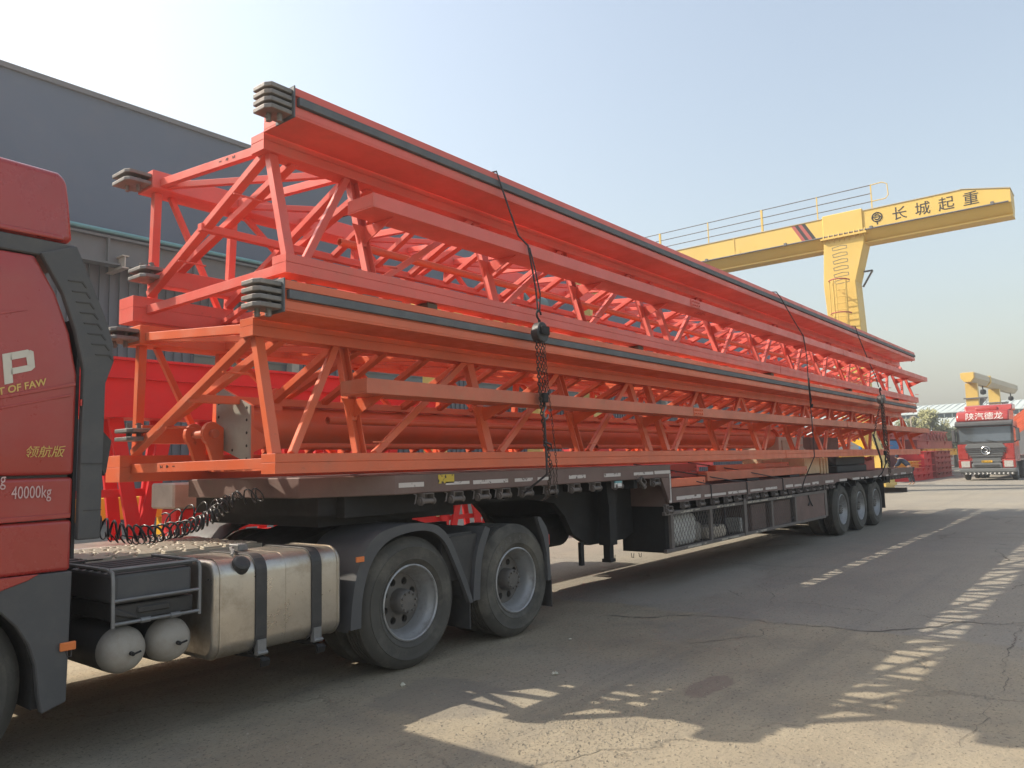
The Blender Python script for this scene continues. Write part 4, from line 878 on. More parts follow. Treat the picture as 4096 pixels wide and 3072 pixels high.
mb = MB(); mb.path([(10.42, 4.60, .98), (10.43, 4.59, .78), (10.40, 4.59, .70), (10.52, 4.6, .60), (10.56, 4.6, .52)], .010, 8); mb.path([(10.15, 4.64, .72), (10.3, 4.65, .66), (10.42, 4.65, .75), (10.36, 4.66, .86)], .008, 8)
tag(mb.build('rope', CABLE, smooth=40), 'dark rope hanging from a winch across the second mesh bay', 'rope')
# trailer wheels
for x in AX:
    wheel_parts(x, 4.70, .515, TL, name='wheel'); wheel_parts(x, 6.99, .515, TL, sgn=-1, name='wheel')
mb = MB()
for x in AX: mb.tube((x, 5.2, .515), (x, 6.5, .515), .08, 12); mb.box(x-.3, x+.3, 5.12, 5.26, .62, .84)
mb.build('axle', CHASSIS, TL)
mb = MB()
for x in AX: mb.prism([(x-.45, .96)]+[(x+.45*cos(a), .96+.12*sin(a)) for a in [pi-pi*k/8 for k in range(9)]]+[(x+.43, .95)]+[(x+.43*cos(a), .95+.11*sin(a)) for a in [pi*k/8 for k in range(9)]], 4.665, 5.25, 'Y')
mb.build('wheel_arch', CHASSIS, TL)
mb = MB(); mb.box(19.68, 19.69, 4.68, 5.2, .35, .98); mb.build('mud_flap', BLACKPL, TL)
mb = MB(); mb.box(22.25, 22.35, 4.75, 6.95, .6, .72); mb.box(22.28, 22.33, 5.4, 5.5, .72, 1.0); mb.box(22.28, 22.33, 6.2, 6.3, .72, 1.0); mb.build('rear_bumper', FRAMEST, TL)

# loads on the lower deck
def orange_bar(x0, x1, y0, y1, z0, z1, label, mt=ORANGE2):
    mb = MB(); mb.box(x0, x1, y0, y1, z0, z1); o = mb.build('steel_bar', mt, bev=.006, seg=2)
    h = MB(); h.tube((x1-.06, y0-.001, (z0+z1)/2), (x1-.06, y0-.003, (z0+z1)/2), .012, 12); h.build('bolt_hole', BLACKMAT, o)
    return tag(o, label, 'steel bar', 'loose orange bars on the lower deck')
orange_bar(8.95, 10.13, 4.72, 4.88, 1.248, 1.358, 'bright orange box bar lying foremost on the lower deck right behind the step', ORANGE)
orange_bar(8.95, 11.09, 4.98, 5.10, 1.355, 1.425, 'dark red bar ending beyond the foremost orange bar', MAROON)
orange_bar(8.95, 10.72, 5.12, 5.26, 1.43, 1.545, 'dark red bar, topmost in the pile behind the step', MAROON)
orange_bar(10.38, 14.70, 4.80, 4.95, 1.285, 1.42, 'long faded orange bar carrying faint numbers, left of the wooden crate')
orange_bar(11.05, 14.22, 4.97, 5.10, 1.425, 1.505, 'slim orange bar lying on top of the long faded bar')
orange_bar(9.1, 14.9, 5.3, 5.7, 1.248, 1.40, 'broad orange beam at the back of the pile under the truss')
for x, y0 in ((11.7, 4.75), (9.9, 4.75), (13.6, 4.75)):
    mb = MB(); mb.box(x, x+.5, y0+.0, 5.9, 1.246, 1.283 if x > 10 else 1.2475); 
    if x > 10: tag(mb.build('packing_board', BLACKMAT), 'black packing board under the %s end of the long faded orange bar' % ('left' if x < 12 else 'right'), 'board')
cr = thing('wooden_crate', (15.4, 5.2, 1.248), 'pale plywood crate on the lower deck between orange bars and black block', 'crate')
mb = MB(); mb.box(14.80, 16.2, 4.90, 5.8, 1.27, 1.566); mb.build('panel', WOOD, cr)
mb = MB()
for x in (14.78, 15.75, 15.95, 16.12): mb = MB(); mb.box(x, x+.09, 4.872, 4.899, 1.25, 1.57); mb.build('batten', WOOD, cr, bev=.003)
for y in (4.9, 5.3, 5.7): mb = MB(); mb.box(14.772, 14.799, y, y+.09, 1.25, 1.57); mb.build('batten', WOOD, cr, bev=.003)
mb = MB(); mb.box(16.5, 18.7, 4.78, 5.9, 1.248, 1.39); mb.box(16.52, 18.66, 4.80, 5.9, 1.397, 1.565); tag(mb.build('rubber_block', BLACKMAT, bev=.02, seg=2), 'low black block on the rear deck, right of the pale wooden crate', 'block')
mb = MB(); mb.box(18.8, 19.7, 4.85, 4.88, 1.248, 1.56); mb.box(18.8, 19.9, 4.88, 5.9, 1.248, 1.28); mb.tube((18.9, 4.83, 1.5), (18.9, 4.7, 1.53), .05, 12); tag(mb.build('steel_bracket', MAROON, bev=.005), 'rusty red angle bracket standing on the rear deck beside the black block', 'bracket')
cb = thing('cream_cabinet', (17, 6.2, 1.248), 'cream steel cabinet standing inside the rear part of the lower truss', 'cabinet')
mb = MB(); mb.box(15.8, 17.3, 5.7, 6.5, 1.58, 2.02); mb.build('body', CREAM, cb, bev=.01)
mb = MB(); mb.box(15.8, 17.3, 5.7, 6.5, 1.248, 1.57); mb.build('base', WOOD, cb)
mb = MB(); mb.box(15.95, 16.5, 5.68, 5.699, 1.65, 1.95); mb.build('door', BEIGE, cb)
mb = MB(); mb.box(18.4, 20.6, 5.9, 6.5, 1.248, 2.05); tag(mb.build('brown_box', BROWNST, bev=.02), 'large brown box behind the black block inside the rear truss', 'box')

# ------------------------------------------------------------------ lashings and chain hoists
def hook(mb, c, s_, up=1):
    c = Vector(c); pts = [(0, .0, .055), (0, .0, .035), (-.018, 0, .018), (-.024, 0, -.004), (-.014, 0, -.026), (.006, 0, -.03), (.022, 0, -.018), (.026, 0, .0)]
    mb.path([c+Vector((p[0]*s_, p[1], p[2]*s_*up)) for p in pts], .008*s_*.9, 8)
def lash(pts, r, name, label, group='lashing ropes over the load', cat='rope', mt=None):
    return tag(MB().path(pts, r, 8).build(name, mt or CABLE, smooth=50), label, cat, group)
H1 = thing('chain_hoist', (5.74, 4.30, 1.3), 'black chain hoist with chains and hook in the middle of the load, left one', 'chain hoist', 'chain hoists on the load')
hx, hy = 5.75, 4.27
mb = MB(); pts = [(hx+.092*cos(a)*(1 if sin(a) < .2 else .88), 2.83+.098*sin(a)) for a in [2*pi*k/26 for k in range(26)]]
mb.prism(pts, hy-.045, hy+.045, 'Y'); hb = mb.build('housing', BLACKPL, H1, bev=.012, seg=2, smooth=45)
mb = MB(); mb.box(hx-.055, hx+.065, hy-.075, hy-.046, 2.80, 2.885); mb.build('cover', CHASSIS, hb, bev=.012, seg=2)
mb = MB(); hook(mb, (hx-.01, hy, 3.0), 1.35, -1) ; mb.tube((hx, hy, 2.92), (hx, hy, 2.95), .012, 8); mb.build('hook', CHASSIS, H1, smooth=50)
mb = MB(); chain(mb, [(hx-.055, hy, 2.74), (hx-.04, hy, 2.35), (hx-.01, hy, 2.05), (hx+.02, hy, 1.95)], .034, .012, .004); mb.build('chain', CHAIN, H1)
mb = MB(); chain(mb, [(hx-.035, hy+.02, 2.74), (hx-.02, hy, 2.3), (hx+.0, hy, 1.98), (hx+.03, hy, 1.80)], .034, .012, .004); mb.build('chain', CHAIN, H1)
mb = MB(); chain(mb, [(hx-.005, hy, 2.74), (hx+.01, hy-.01, 2.25)], .034, .012, .004); mb.build('chain', CHAIN, H1)
mb = MB(); chain(mb, [(hx+.035, hy, 2.74), (hx+.05, hy-.01, 2.27)], .034, .012, .004); mb.build('chain', CHAIN, H1)
mb = MB(); chain(mb, [(hx+.0, hy, 1.82), (hx+.05, hy, 1.72), (hx+.09, hy, 1.58), (hx+.07, hy+.0, 1.44), (hx+.10, hy+.02, 1.30), (hx+.02, hy+.06, 1.26)], .034, .012, .004); mb.build('chain', CHAIN, H1)
mb = MB(); chain(mb, [(hx+.02, hy, 1.86), (hx+.08, hy, 1.70), (hx+.11, hy, 1.58), (hx+.09, hy+.0, 1.44), (hx+.06, hy+.02, 1.33)], .034, .012, .004); mb.build('chain', CHAIN, H1)
mb = MB(); chain(mb, [(hx+.065, hy, 2.76), (hx+.10, hy, 2.35), (hx+.15, hy, 2.0), (hx+.20, hy, 1.6), (hx+.22, hy+.02, 1.40)], .034, .008, .0028); mb.build('chain', CHAIN, H1)
mb = MB(); chain(mb, [(hx+.12, hy, 1.62), (hx+.15, hy, 1.50), (hx+.18, hy+.02, 1.36), (hx+.24, hy+.04, 1.28)], .034, .008, .0028); mb.build('chain', CHAIN, H1)

mb = MB(); mb.box(hx-.0, hx+.07, hy-.03, hy+.03, 2.17, 2.26); mb.tube((hx+.035, hy, 2.13), (hx+.035, hy, 2.17), .014, 8); lb_ = mb.build('hook_block', CHASSIS, H1, bev=.012, seg=2)
mb = MB(); hook(mb, (hx+.05, hy, 2.06), 1.45); mb.build('hook', TUBEGREY, lb_, smooth=50)
mb = MB(); mb.path([(hx+.03, hy, 2.03), (hx+.035, hy, 1.8), (hx+.03, hy-.01, 1.65), (hx+.04, hy+.0, 1.5), (hx+.05, Y0-.05, 1.33)], .011, 8); mb.path([(hx+.0, hy-.01, 1.80), (hx+.09, hy-.02, 1.78), (hx+.13, hy, 1.74), (hx+.05, hy+.02, 1.76), (hx-.01, hy-.02, 1.77)], .010, 8); mb.build('sling', CABLE, H1, smooth=50)
lash([(5.2, 6.8, 4.34), (5.36, 4.70, 4.36), (5.40, 4.46, 4.355), (5.44, 4.44, 4.22), (5.58, 4.36, 3.75), (5.66, 4.31, 3.66), (5.72, 4.28, 3.25), (5.73, 4.27, 3.02)], .009, 'lashing_rope', 'doubled dark wire rope from the top of the load down to the left chain hoist', cat='rope')
lash([(5.67, 4.30, 3.64), (5.70, 4.27, 3.45), (5.755, 4.255, 3.2), (5.745, 4.26, 3.03)], .007, 'lashing_rope', 'second strand of wire rope just above the hook of the left chain hoist', cat='rope')
H2 = thing('chain_hoist', (18.27, 4.30, 1.0), 'rusty round chain hoist with trailing chains near the rear end of the load, right one', 'chain hoist', 'chain hoists on the load')
hx, hy = 18.3, 4.27
mb = MB(); mb.lathe([(.001, hy-.06), (.08, hy-.06), (.10, hy-.05), (.10, hy+.05), (.08, hy+.06), (.001, hy+.06)], (hx+.06, 0, 2.82), 'Y', 24); mb.lathe([(.001, hy-.04), (.09, hy-.04), (.09, hy+.04), (.001, hy+.04)], (hx-.13, 0, 2.80), 'Y', 20); hb = mb.build('housing', FRAMEST, H2, smooth=40)
mb = MB(); mb.lathe([(.001, hy-.075), (.04, hy-.075), (.05, hy-.061)], (hx+.06, 0, 2.82), 'Y', 16); mb.build('cover', TUBEGREY, hb)
mb = MB(); hook(mb, (hx-.02, hy, 3.0), 2.0, -1); mb.build('hook', CHASSIS, H2, smooth=50)
mb = MB()
for pts in ([(hx, hy, 2.74), (hx+.02, hy, 2.2), (hx+.0, hy, 1.66)], [(hx-.06, hy, 2.74), (hx-.03, hy, 2.2), (hx-.0, hy, 1.66)], [(hx+.14, hy, 2.74), (hx+.26, hy, 2.0), (hx+.32, hy, 1.2)], [(hx+.05, hy, 2.74), (hx+.16, hy, 2.0), (hx+.2, hy, 1.2), (hx+.15, hy, .98)], [(hx-.12, hy, 2.70), (hx-.5, hy, 2.35), (hx-.85, hy, 2.0)], [(hx-.85, hy, 2.0), (hx-.7, hy, 1.8), (hx-.5, hy, 1.6), (hx-.38, hy, 1.42)]): mb = MB(); chain(mb, pts, .06, .018, .006); mb.build('chain', CHAIN, H2)
mb = MB(); mb.box(hx-.06, hx+.06, hy-.03, hy+.03, 1.58, 1.68); lb_ = mb.build('hook_block', CHASSIS, H2, bev=.02, seg=2)
mb = MB(); hook(mb, (hx, hy, 1.47), 2.2); mb.build('hook', CHASSIS, lb_, smooth=50)
mb = MB(); mb.path([(hx, hy, 1.42), (hx+.02, hy+.1, 1.2), (hx+.03, Y0-.02, .98)], .012, 8); mb.path([(hx-.9, hy, 2.02), (hx-.7, hy-.02, 1.72), (hx-.45, hy-.02, 1.45), (hx-.40, hy, 1.30)], .02, 8); mb.build('sling', CABLE, H2, smooth=50)
lash([(16.9, 6.8, 4.36), (17.2, 4.6, 4.36), (17.3, 4.44, 4.35), (17.45, 4.43, 4.15), (17.9, 4.36, 3.6), (18.1, 4.30, 3.3), (18.2, 4.28, 3.08)], .010, 'lashing_rope', 'dark wire rope from the top rail to the rusty hoist near the rear end')
lash([(12.5, 6.8, 4.36), (12.6, 4.6, 4.37), (12.7, 4.46, 4.36), (12.85, 4.44, 4.27), (13.2, 4.38, 3.95), (13.5, 4.32, 3.68), (13.54, 4.30, 3.3), (13.56, 4.31, 2.9), (13.58, 4.30, 2.2), (13.62, 4.31, 1.6), (13.66, 4.52, 1.2), (13.66, Y0-.02, 1.02)], .009, 'lashing_rope', 'single dark rope running from the top rail down to the deck winches mid trailer')
mb = MB(); hook(mb, (13.57, 4.285, 2.5), 1.8); mb.path([(13.53, 4.29, 2.95), (13.52, 4.285, 2.75), (13.56, 4.285, 2.55)], .012, 8)
tag(mb.build('turnbuckle', CHASSIS, smooth=50), 'small dark turnbuckle hook halfway down the single mid-trailer rope', 'turnbuckle')
for pts, lb in (([(9.0, 5.1, 1.38), (9.6, 4.85, 1.372), (9.9, 4.70, 1.29), (10.0, 4.60, 1.255), (10.02, Y0-.012, 1.24), (10.02, Y0-.012, 1.06)], 'tie-down rope over the foremost orange bar on the lower deck'),
                ([(9.0, 5.2, 1.56), (10.1, 4.90, 1.40), (11.0, 4.66, 1.27), (11.25, 4.60, 1.255), (11.28, Y0-.012, 1.24), (11.28, Y0-.012, 1.03)], 'longest sagging tie-down rope on the lower deck behind the step'),
                ([(10.6, 5.2, 1.56), (11.6, 4.90, 1.43), (12.6, 4.66, 1.28), (12.78, 4.60, 1.256), (12.8, Y0-.012, 1.24), (12.8, Y0-.012, 1.05)], 'tie-down rope crossing the long faded orange bar')):
    lash(pts, .008, 'tie_rope', lb, 'tie ropes on the lower deck')

# ------------------------------------------------------------------ red crane girders behind the truck
def red_girder(x0, x1, y, z0, z1, label, legs, lean):
    G_ = thing('crane_girder', (x0, y, 0), label, 'crane girder', 'red crane girders behind the truck')
    mb = MB(); mb.box(x0, x1, y, y+.5, z0, z1); mb.box(x0, x1, y-.06, y+.56, z1, z1+.03); mb.box(x0, x1, y-.06, y+.56, z0+(z1-z0)*.58, z0+(z1-z0)*.58+.02); mb.box(x0, x1, y-.02, y+.52, z0-.16, z0-.001); mb.build('web', RED, G_)
    for k, lx in enumerate(legs):
        a = lean if k % 2 else -lean
        mb = MB(); mb.bar((lx, y+.12, z0-.16), (lx+a, y+.12, .02), .16, .05, up=(0, -1, 0)); mb.bar((lx, y+.4, z0-.16), (lx+a*.6, y+.4, .02), .14, .05, up=(0, -1, 0)); mb.build('leg', RED, G_)
    for zz in ((.12, .75, 1.35) if z0 > 1.4 else (.12, .5)):
        mb = MB(); mb.box(x0, x1, y+.18, y+.24, zz, zz+.09); mb.build('rail', RED, G_)
    return G_
red_girder(3.2, 9.3, 9.0, 2.42, 2.92, 'bright red box girder on lattice legs standing behind the truck, nearest the cab', [3.4+.62*k for k in range(9)], .42)
red_girder(6.0, 9.6, 10.6, 2.0, 2.45, 'shorter red box girder on lattice legs directly behind the first one', [6.2+.8*k for k in range(4)], .5)
red_girder(17.5, 26, 11.8, 1.5, 1.95, 'low dark-shaded red girder furthest right behind the trailer', [17.8+.9*k for k in range(9)], .4)
red_girder(9.6, 15.0, 10.9, 1.0, 1.35, 'low red girder glimpsed between the trailer gooseneck and the drive wheels', [9.8+.5*k for k in range(10)], .25)
mb = MB(); mb.box(4.25, 4.8, 8.15, 8.45, 0, 1.215); tag(mb.build('trestle', RED, bev=.01), 'red trestle carrying the pale concrete block behind the trailer nose', 'trestle')
mb = MB(); mb.box(4.2, 4.95, 8.1, 8.6, 1.22, 1.50); tag(mb.build('concrete_block', CONC, bev=.02), 'pale weathered concrete block seen between trailer nose and red girder', 'block')
mb = MB(); mb.box(2.9, 7.4, 12.6, 13.1, .9, 1.25); mb.box(3.2, 3.6, 12.6, 13.1, 0, .9); mb.box(6.5, 6.9, 12.6, 13.1, 0, .9); tag(mb.build('yellow_girder', YELLOW2, bev=.01), 'yellow beam on supports glimpsed behind the cab under the red girder', 'girder')
# grey-green motor and yellow winch frame glimpsed through the upper truss
mw = thing('hoist_trolley', (20.5, 17.4, 0), 'yellow crane trolley frame with grey-green motor glimpsed through the upper truss', 'crane trolley')
k_ = 17.4/4.6
def pr_(x, y): return x
mb = MB(); mb.box(17.6, 24.6, 17.6, 18.4, 6.3, 7.2); mb.box(18, 18.5, 17.7, 18.3, 0, 6.3); mb.box(23.6, 24.1, 17.7, 18.3, 0, 6.3); mb.build('frame', YELLOW, mw)
mb = MB(); mb.tube((21.9, 17.2, 7.55), (23.3, 17.2, 7.55), .38, 20); mb.box(21.3, 21.9, 16.9, 17.5, 7.2, 7.9); mb.tube((22.5, 17.2, 7.9), (22.5, 17.2, 8.25), .18, 14); mb.build('motor', GREENMOTOR, mw, smooth=40)

# ------------------------------------------------------------------ yellow gantry crane
CR = thing('gantry_crane', (36, 9.5, 0), 'tall yellow gantry crane with black lettering rising behind the load', 'gantry crane')
CX = 36.0
zt_ = 12.45
side = [(3.02, 12.05), (3.02, 11.25), (24.5, 11.60), (24.5, zt_), (4.74, zt_)]
side = [(3.02, 12.10), (3.02, 11.55), (24.5, 11.58), (24.5, zt_), (4.74, zt_)]
mb = MB(); mb.prism(side, CX, CX+1.3, 'X'); bmn = mb.build('main_girder', YELLOW, CR)
mb = MB(); # sloping lower web and bottom flange
v = []
for y in (3.02, 24.5): v += [(CX+.02, y, 11.56), (CX+1.28, y, 11.56), (CX+.95, y, 11.12), (CX+.42, y, 11.12)]
mb.add(v, [(0, 1, 5, 4), (1, 2, 6, 5), (2, 3, 7, 6), (3, 0, 4, 7), (0, 3, 2, 1), (4, 5, 6, 7)]); mb.build('lower_web', YELLOW, bmn)
mb = MB(); mb.box(CX+.32, CX+1.05, 3.02, 24.5, 11.05, 11.118); mb.build('bottom_flange', YELLOW, bmn)
mb = MB(); mb.box(CX-.03, CX+1.33, 4.74, 24.5, zt_, zt_+.03); mb.add([(CX-.03, 3.0, 12.1), (CX+1.33, 3.0, 12.1), (CX+1.33, 4.74, zt_+.02), (CX-.03, 4.74, zt_+.02), (CX-.03, 3.0, 12.14), (CX+1.33, 3.0, 12.14), (CX+1.33, 4.74, zt_+.05), (CX-.03, 4.74, zt_+.05)], [(0, 1, 2, 3), (4, 5, 6, 7), (0, 1, 5, 4), (3, 0, 4, 7)]); mb.build('top_flange', YELGREY, bmn)
mb = MB(); mb.tube((CX-.05, 3.1, 11.57), (CX-.05, 24, 11.60), .035, 8)
for y in (3.6, 8.2, 12, 16, 20): mb.box(CX-.1, CX, y, y+.12, 11.55, 11.68)
mb.build('cable_rail', FASCIA, bmn)
mb = MB(); mb.box(CX-.012, CX-.001, 14.3, 14.85, 11.52, 11.8); mb.box(CX-.02, CX-.001, 14.56, 14.6, 11.5, zt_); mb.build('splice_plate', YELLOW, bmn)
# leg
mb = MB(); mb.box(CX-.06, CX+1.36, 8.58, 10.32, 11.50, zt_+.12)
lg = MB(); lg.prism([(10.32, 11.50), (8.58, 11.50), (8.62, 11.0), (9.08, 9.35), (9.0, 7.0), (8.95, 2.5), (8.45, .9), (9.15, .9), (9.45, 2.5), (10.38, 7.9), (10.46, 9.35)], CX, CX+1.05, 'X')
lo_ = lg.build('leg', YELLOW, CR, bev=.02)
sd_ = mb.build('saddle', YELLOW, CR, bev=.03)
mb = MB(); mb.box(CX-.16, CX+1.4, 8.45, 10.42, 11.42, 11.5)
for k in range(9): y = 8.52+k*.22; mb.prism([(CX-.15, 11.5), (CX-.06, 11.5), (CX-.06, 11.68)], y, y+.03, 'Y'); mb.prism([(CX-.15, 11.42), (CX-.0, 11.42), (CX-.0, 11.25)], y, y+.03, 'Y')
mb.build('leg_flange', YELLOW, CR)
mb = MB()
for k in range(6):
    z = 11.02-k*.31; 
    q = [(9.35, z-.10), (9.95, z-.13), (9.98, z), (9.6, z+.06), (9.35, z+.02)]
    for a, b in zip(q, q[1:]+q[:1]): mb.bar((CX-.004, a[0], a[1]), (CX-.004, b[0], b[1]), .018, .008, up=(1, 0, 0))
mb.build('step_outline', FASCIA, lo_)
mb = MB(); z = 3.0
while z < 9.3: mb.tube((CX-.25, 9.45, z), (CX-.25, 9.95, z), .02, 6); z += .3
for y in (9.42, 9.98): mb.tube((CX-.25, y, 2.5), (CX-.25, y, 9.5), .03, 6)
ld = mb.build('ladder', YELLOW, CR)
for z in (9.4, 7.9, 6.4, 4.9):
    mb = MB(); mb.path([(CX-.25-.6*sin(a), 9.7+.42*cos(a), z) for a in [pi*k/12 for k in range(13)]], .03, 6); mb.build('cage_hoop', MAROON, ld)
mb = MB()
for a in (pi*.2, pi*.5, pi*.8): mb.tube((CX-.25-.6*sin(a), 9.7+.42*cos(a), 4.9), (CX-.25-.6*sin(a), 9.7+.42*cos(a), 9.4), .018, 6)
mb.build('cage_bar', YELLOW, ld)
mb = MB(); mb.box(34.4, 37.1, 8.35, 9.15, .36, .80); mb.build('end_carriage', YELLOW, CR, bev=.02)
for xx in (34.9, 36.5):
    mb = MB(); mb.lathe([(.001, 8.45), (.30, 8.45), (.34, 8.47), (.30, 8.5), (.30, 8.95), (.34, 9.0), (.001, 9.02)], (xx, 0, .345), 'Y', 24); mb.build('wheel', CHASSIS, CR)
mb = MB(); mb.box(34.5, 36.3, 8.2, 8.34, .10, .30); mb.box(34.4, 36.3, 8.1, 8.3, .28, .40); mb.build('wheel_guard', YELLOW, CR)
mb = MB(); mb.prism([(9.16, 1.85), (9.95, 2.35), (9.9, 2.42), (9.2, 2.2)], CX-.2, CX-.1, 'X'); mb.bar((CX-.15, 9.1, 2.9), (CX-.15, 9.6, 2.2), .1, .1); mb.build('leg_brace', YELLOW2, CR)
mb = MB(); mb.box(CX+.2, CX+1.2, 23.3, 24.3, 0, 11.5); mb.build('far_leg', YELLOW, CR)
mb = MB(); mb.bar((CX+.9, 9.0, 9.9), (CX+.9, 8.55, 9.9), .07, .07); mb.bar((CX+.9, 8.55, 9.9), (CX+.9, 9.0, 9.2), .07, .07); mb.build('side_bracket', FASCIA, CR)
# railing on the girder
ys = [8.15, 10.5, 13.1, 15.9, 18.6, 21.4, 24.2]
for k, y in enumerate(ys):
    mb = MB(); w_ = .09 if k in (2, 4) else .045
    mb.box(CX+.02, CX+.02+w_, y, y+w_, zt_+.03, zt_+1.12); mb.build('railing_post', YELLOW, CR)
for hgt in (.35, .72, 1.1):
    mb = MB(); mb.tube((CX+.04, 8.15, zt_+hgt), (CX+.04, 24.4, zt_+hgt), .022, 6); mb.build('railing', FASCIA, CR)
mb = MB(); mb.path([(CX+.04, 8.15, zt_+1.1), (CX+.04, 7.7, zt_+1.12), (CX+.04, 7.5, zt_+1.0), (CX+.04, 7.48, zt_+.5), (CX+.04, 7.6, zt_+.36), (CX+.04, 8.15, zt_+.35)], .022, 6); mb.build('railing', YELLOW, CR)
# stripes, lettering, emblem
for k, mt in enumerate((MAROON, INK, MAROON, INK, MAROON)):
    if k == 4: continue
    y = 11.75-k*.16
    mb = MB(); mb.prism([(y+.0, 12.42), (y-.16, 12.42), (y-.62, 11.62), (y-.46, 11.62)], CX-.006-.001*k, CX-.001, 'X'); mb.build('stripe', mt, bmn)
for k, ch in enumerate('长城起重'):
    text('girder_lettering', ch, INK, bmn, .62, TM((CX-.006, 7.40-k*.90, 11.78+.0*k), (0, -1, 0), (0, 0, 1)), .003)
mb = MB(); ec = (CX-.004, 8.0, 12.02)
mb.path([(CX-.004, 8.0+.20*cos(a), 12.04+.20*sin(a)) for a in [2*pi*k/24 for k in range(24)]], .028, 6, closed=True)
mb.path([(CX-.004, 8.0+.11*cos(a), 12.04+.11*sin(a)) for a in [radians(30+k*20) for k in range(16)]], .025, 6)
mb.bar((CX-.004, 8.0, 11.84), (CX-.004, 8.0, 11.70), .05, .01, up=(1, 0, 0)); mb.box(CX-.008, CX-.001, 7.8, 8.2, 12.02, 12.06); mb.build('emblem', INK, bmn)

# ------------------------------------------------------------------ stacks of steel right of the trailer
def beam_block(x0, x1, y0, y1, z0, z1, mt, label, nrow, ncol, name='girder_stack', cat='girder', group=None):
    T = thing(name, ((x0+x1)/2, (y0+y1)/2, z0), label, cat, group)
    mb = MB(); mb.box(x0, x1, y0, y1, z0, z1); 
    for k in range(nrow+1):
        z = z0+(z1-z0)*k/nrow; mb.box(x0-.08, x1+.08, y0-.14, y1+.05, z-.02 if k else z0, z+.02)
    mb.build('body', mt, T)
    for k in range(ncol):
        x = x0+(x1-x0)*(k+.5)/ncol; mb = MB()
        for j in range(nrow): z = z0+(z1-z0)*j/nrow; h = (z1-z0)/nrow; mb.prism([(y0-.13, z+h-.02), (y0, z+h-.02), (y0, z+h*.35)], x-.03, x+.03, 'X')
        mb.build('stiffener', mt, T)
    return T
beam_block(48.9, 54.6, 10.2, 11.5, 0, .72, RED, 'bright red riveted crate-like girders, lowest stack behind the trailer end', 2, 4, group='painted girders in the yard')
beam_block(53.6, 55.9, 10.3, 11.8, .0, 1.70, RED, 'tall red girder stack end face just right of the yellow clamps', 4, 1, group='painted girders in the yard')
beam_block(56.0, 61.2, 10.1, 11.5, .0, 1.72, MAROON, 'tall dull maroon girder stack with stiffener ribs left of the parked truck', 5, 4, group='painted girders in the yard')
beam_block(62, 76, 12.0, 12.6, 1.40, 1.90, YELLOW2, 'bright yellow girder lying above the maroon stacks', 1, 5, group='painted girders in the yard')
beam_block(60.5, 74, 12.0, 13.2, 1.93, 2.52, MAROON, 'long maroon box girder on top of the heap left of the parked truck', 1, 2, group='painted girders in the yard')
beam_block(47, 72, 12.2, 13.4, 2.55, 3.15, MAROON, 'largest maroon girder at the back of the heap', 2, 9, group='painted girders in the yard')
beam_block(62, 68, 11.2, 12.4, 0, 1.25, MAROON, 'low maroon girder partly hidden by the parked truck', 2, 2, group='painted girders in the yard')
beam_block(50.6, 52.9, 10.5, 11.2, .74, 1.12, YELLOW2, 'yellow bolted clamps resting on the red girder crates', 2, 3, 'clamp_stack', 'clamps')
mb = MB(); mb.box(47.5, 74, 12.75, 14.3, 0, 1.9); tag(mb.build('supports_heap', MAROON), 'dark red heap of supports underneath the upper girders', 'supports')
mb = MB(); mb.box(44, 52, 12.5, 13.2, 1.35, 1.7); mb.box(44.5, 45, 12.6, 13.1, 0, 1.35); mb.box(51, 51.5, 12.6, 13.1, 0, 1.35); tag(mb.build('yellow_girder', YELLOW2), 'yellow beam behind the rear corner of the trailer', 'girder')
lt_ = thing('steel_lattice', (68, 12, 2.55), 'small pale red lattice piece leaning on the highest maroon girder', 'lattice')
for k in range(6):
    mb = MB(); mb.bar((64+k*1.3, 12.0, 2.6), (64.65+k*1.3, 12.0, 3.22), .09, .09); mb.bar((64.65+k*1.3, 12.0, 3.22), (65.3+k*1.3, 12.0, 2.6), .09, .09); mb.build('brace', MAROON, lt_)
mb = MB(); mb.box(63.7, 72, 11.95, 12.05, 3.2, 3.3); mb.build('chord', MAROON, lt_)
mb = MB(); mb.box(70, 74, 14, 16, 0, 2.9); tag(mb.build('blue_container', BLUE), 'blue container seen just left of the parked truck', 'container')
mb = MB(); mb.box(46, 47.6, 12, 12.1, 1.9, 2.5)
for o_ in [mb.build('sign_board', BLUE)]: tag(o_, 'small grey-blue board standing behind the rear end of the trusses', 'board')

# worker
wk = thing('person', (44.2, 9.2, 0), 'person in a dark navy jacket bending over steel behind the trailer', 'person')
def skin(name, verts, edges, rad, mt, parent, sub=2):
    me = bpy.data.meshes.new(name); L = wloc(parent); me.from_pydata([Vector(v)-L for v in verts], edges, []); o = bpy.data.objects.new(name, me); COL.objects.link(o)
    o.modifiers.new('skin', 'SKIN'); 
    if not me.skin_vertices: pass
    for i, r in enumerate(rad): me.skin_vertices[0].data[i].radius = (r, r) if isinstance(r, float) else r
    me.skin_vertices[0].data[0].use_root = True
    s_ = o.modifiers.new('sub', 'SUBSURF'); s_.levels = sub; s_.render_levels = sub
    dg = bpy.context.evaluated_depsgraph_get(); me2 = bpy.data.meshes.new_from_object(o.evaluated_get(dg)); bpy.data.objects.remove(o)
    me2.name = name; me2.materials.clear(); me2.materials.append(mt); me2.polygons.foreach_set('use_smooth', [True]*len(me2.polygons))
    o = bpy.data.objects.new(name, me2); COL.objects.link(o); o.parent = parent; return o
wx, wy = 44.2, 9.2
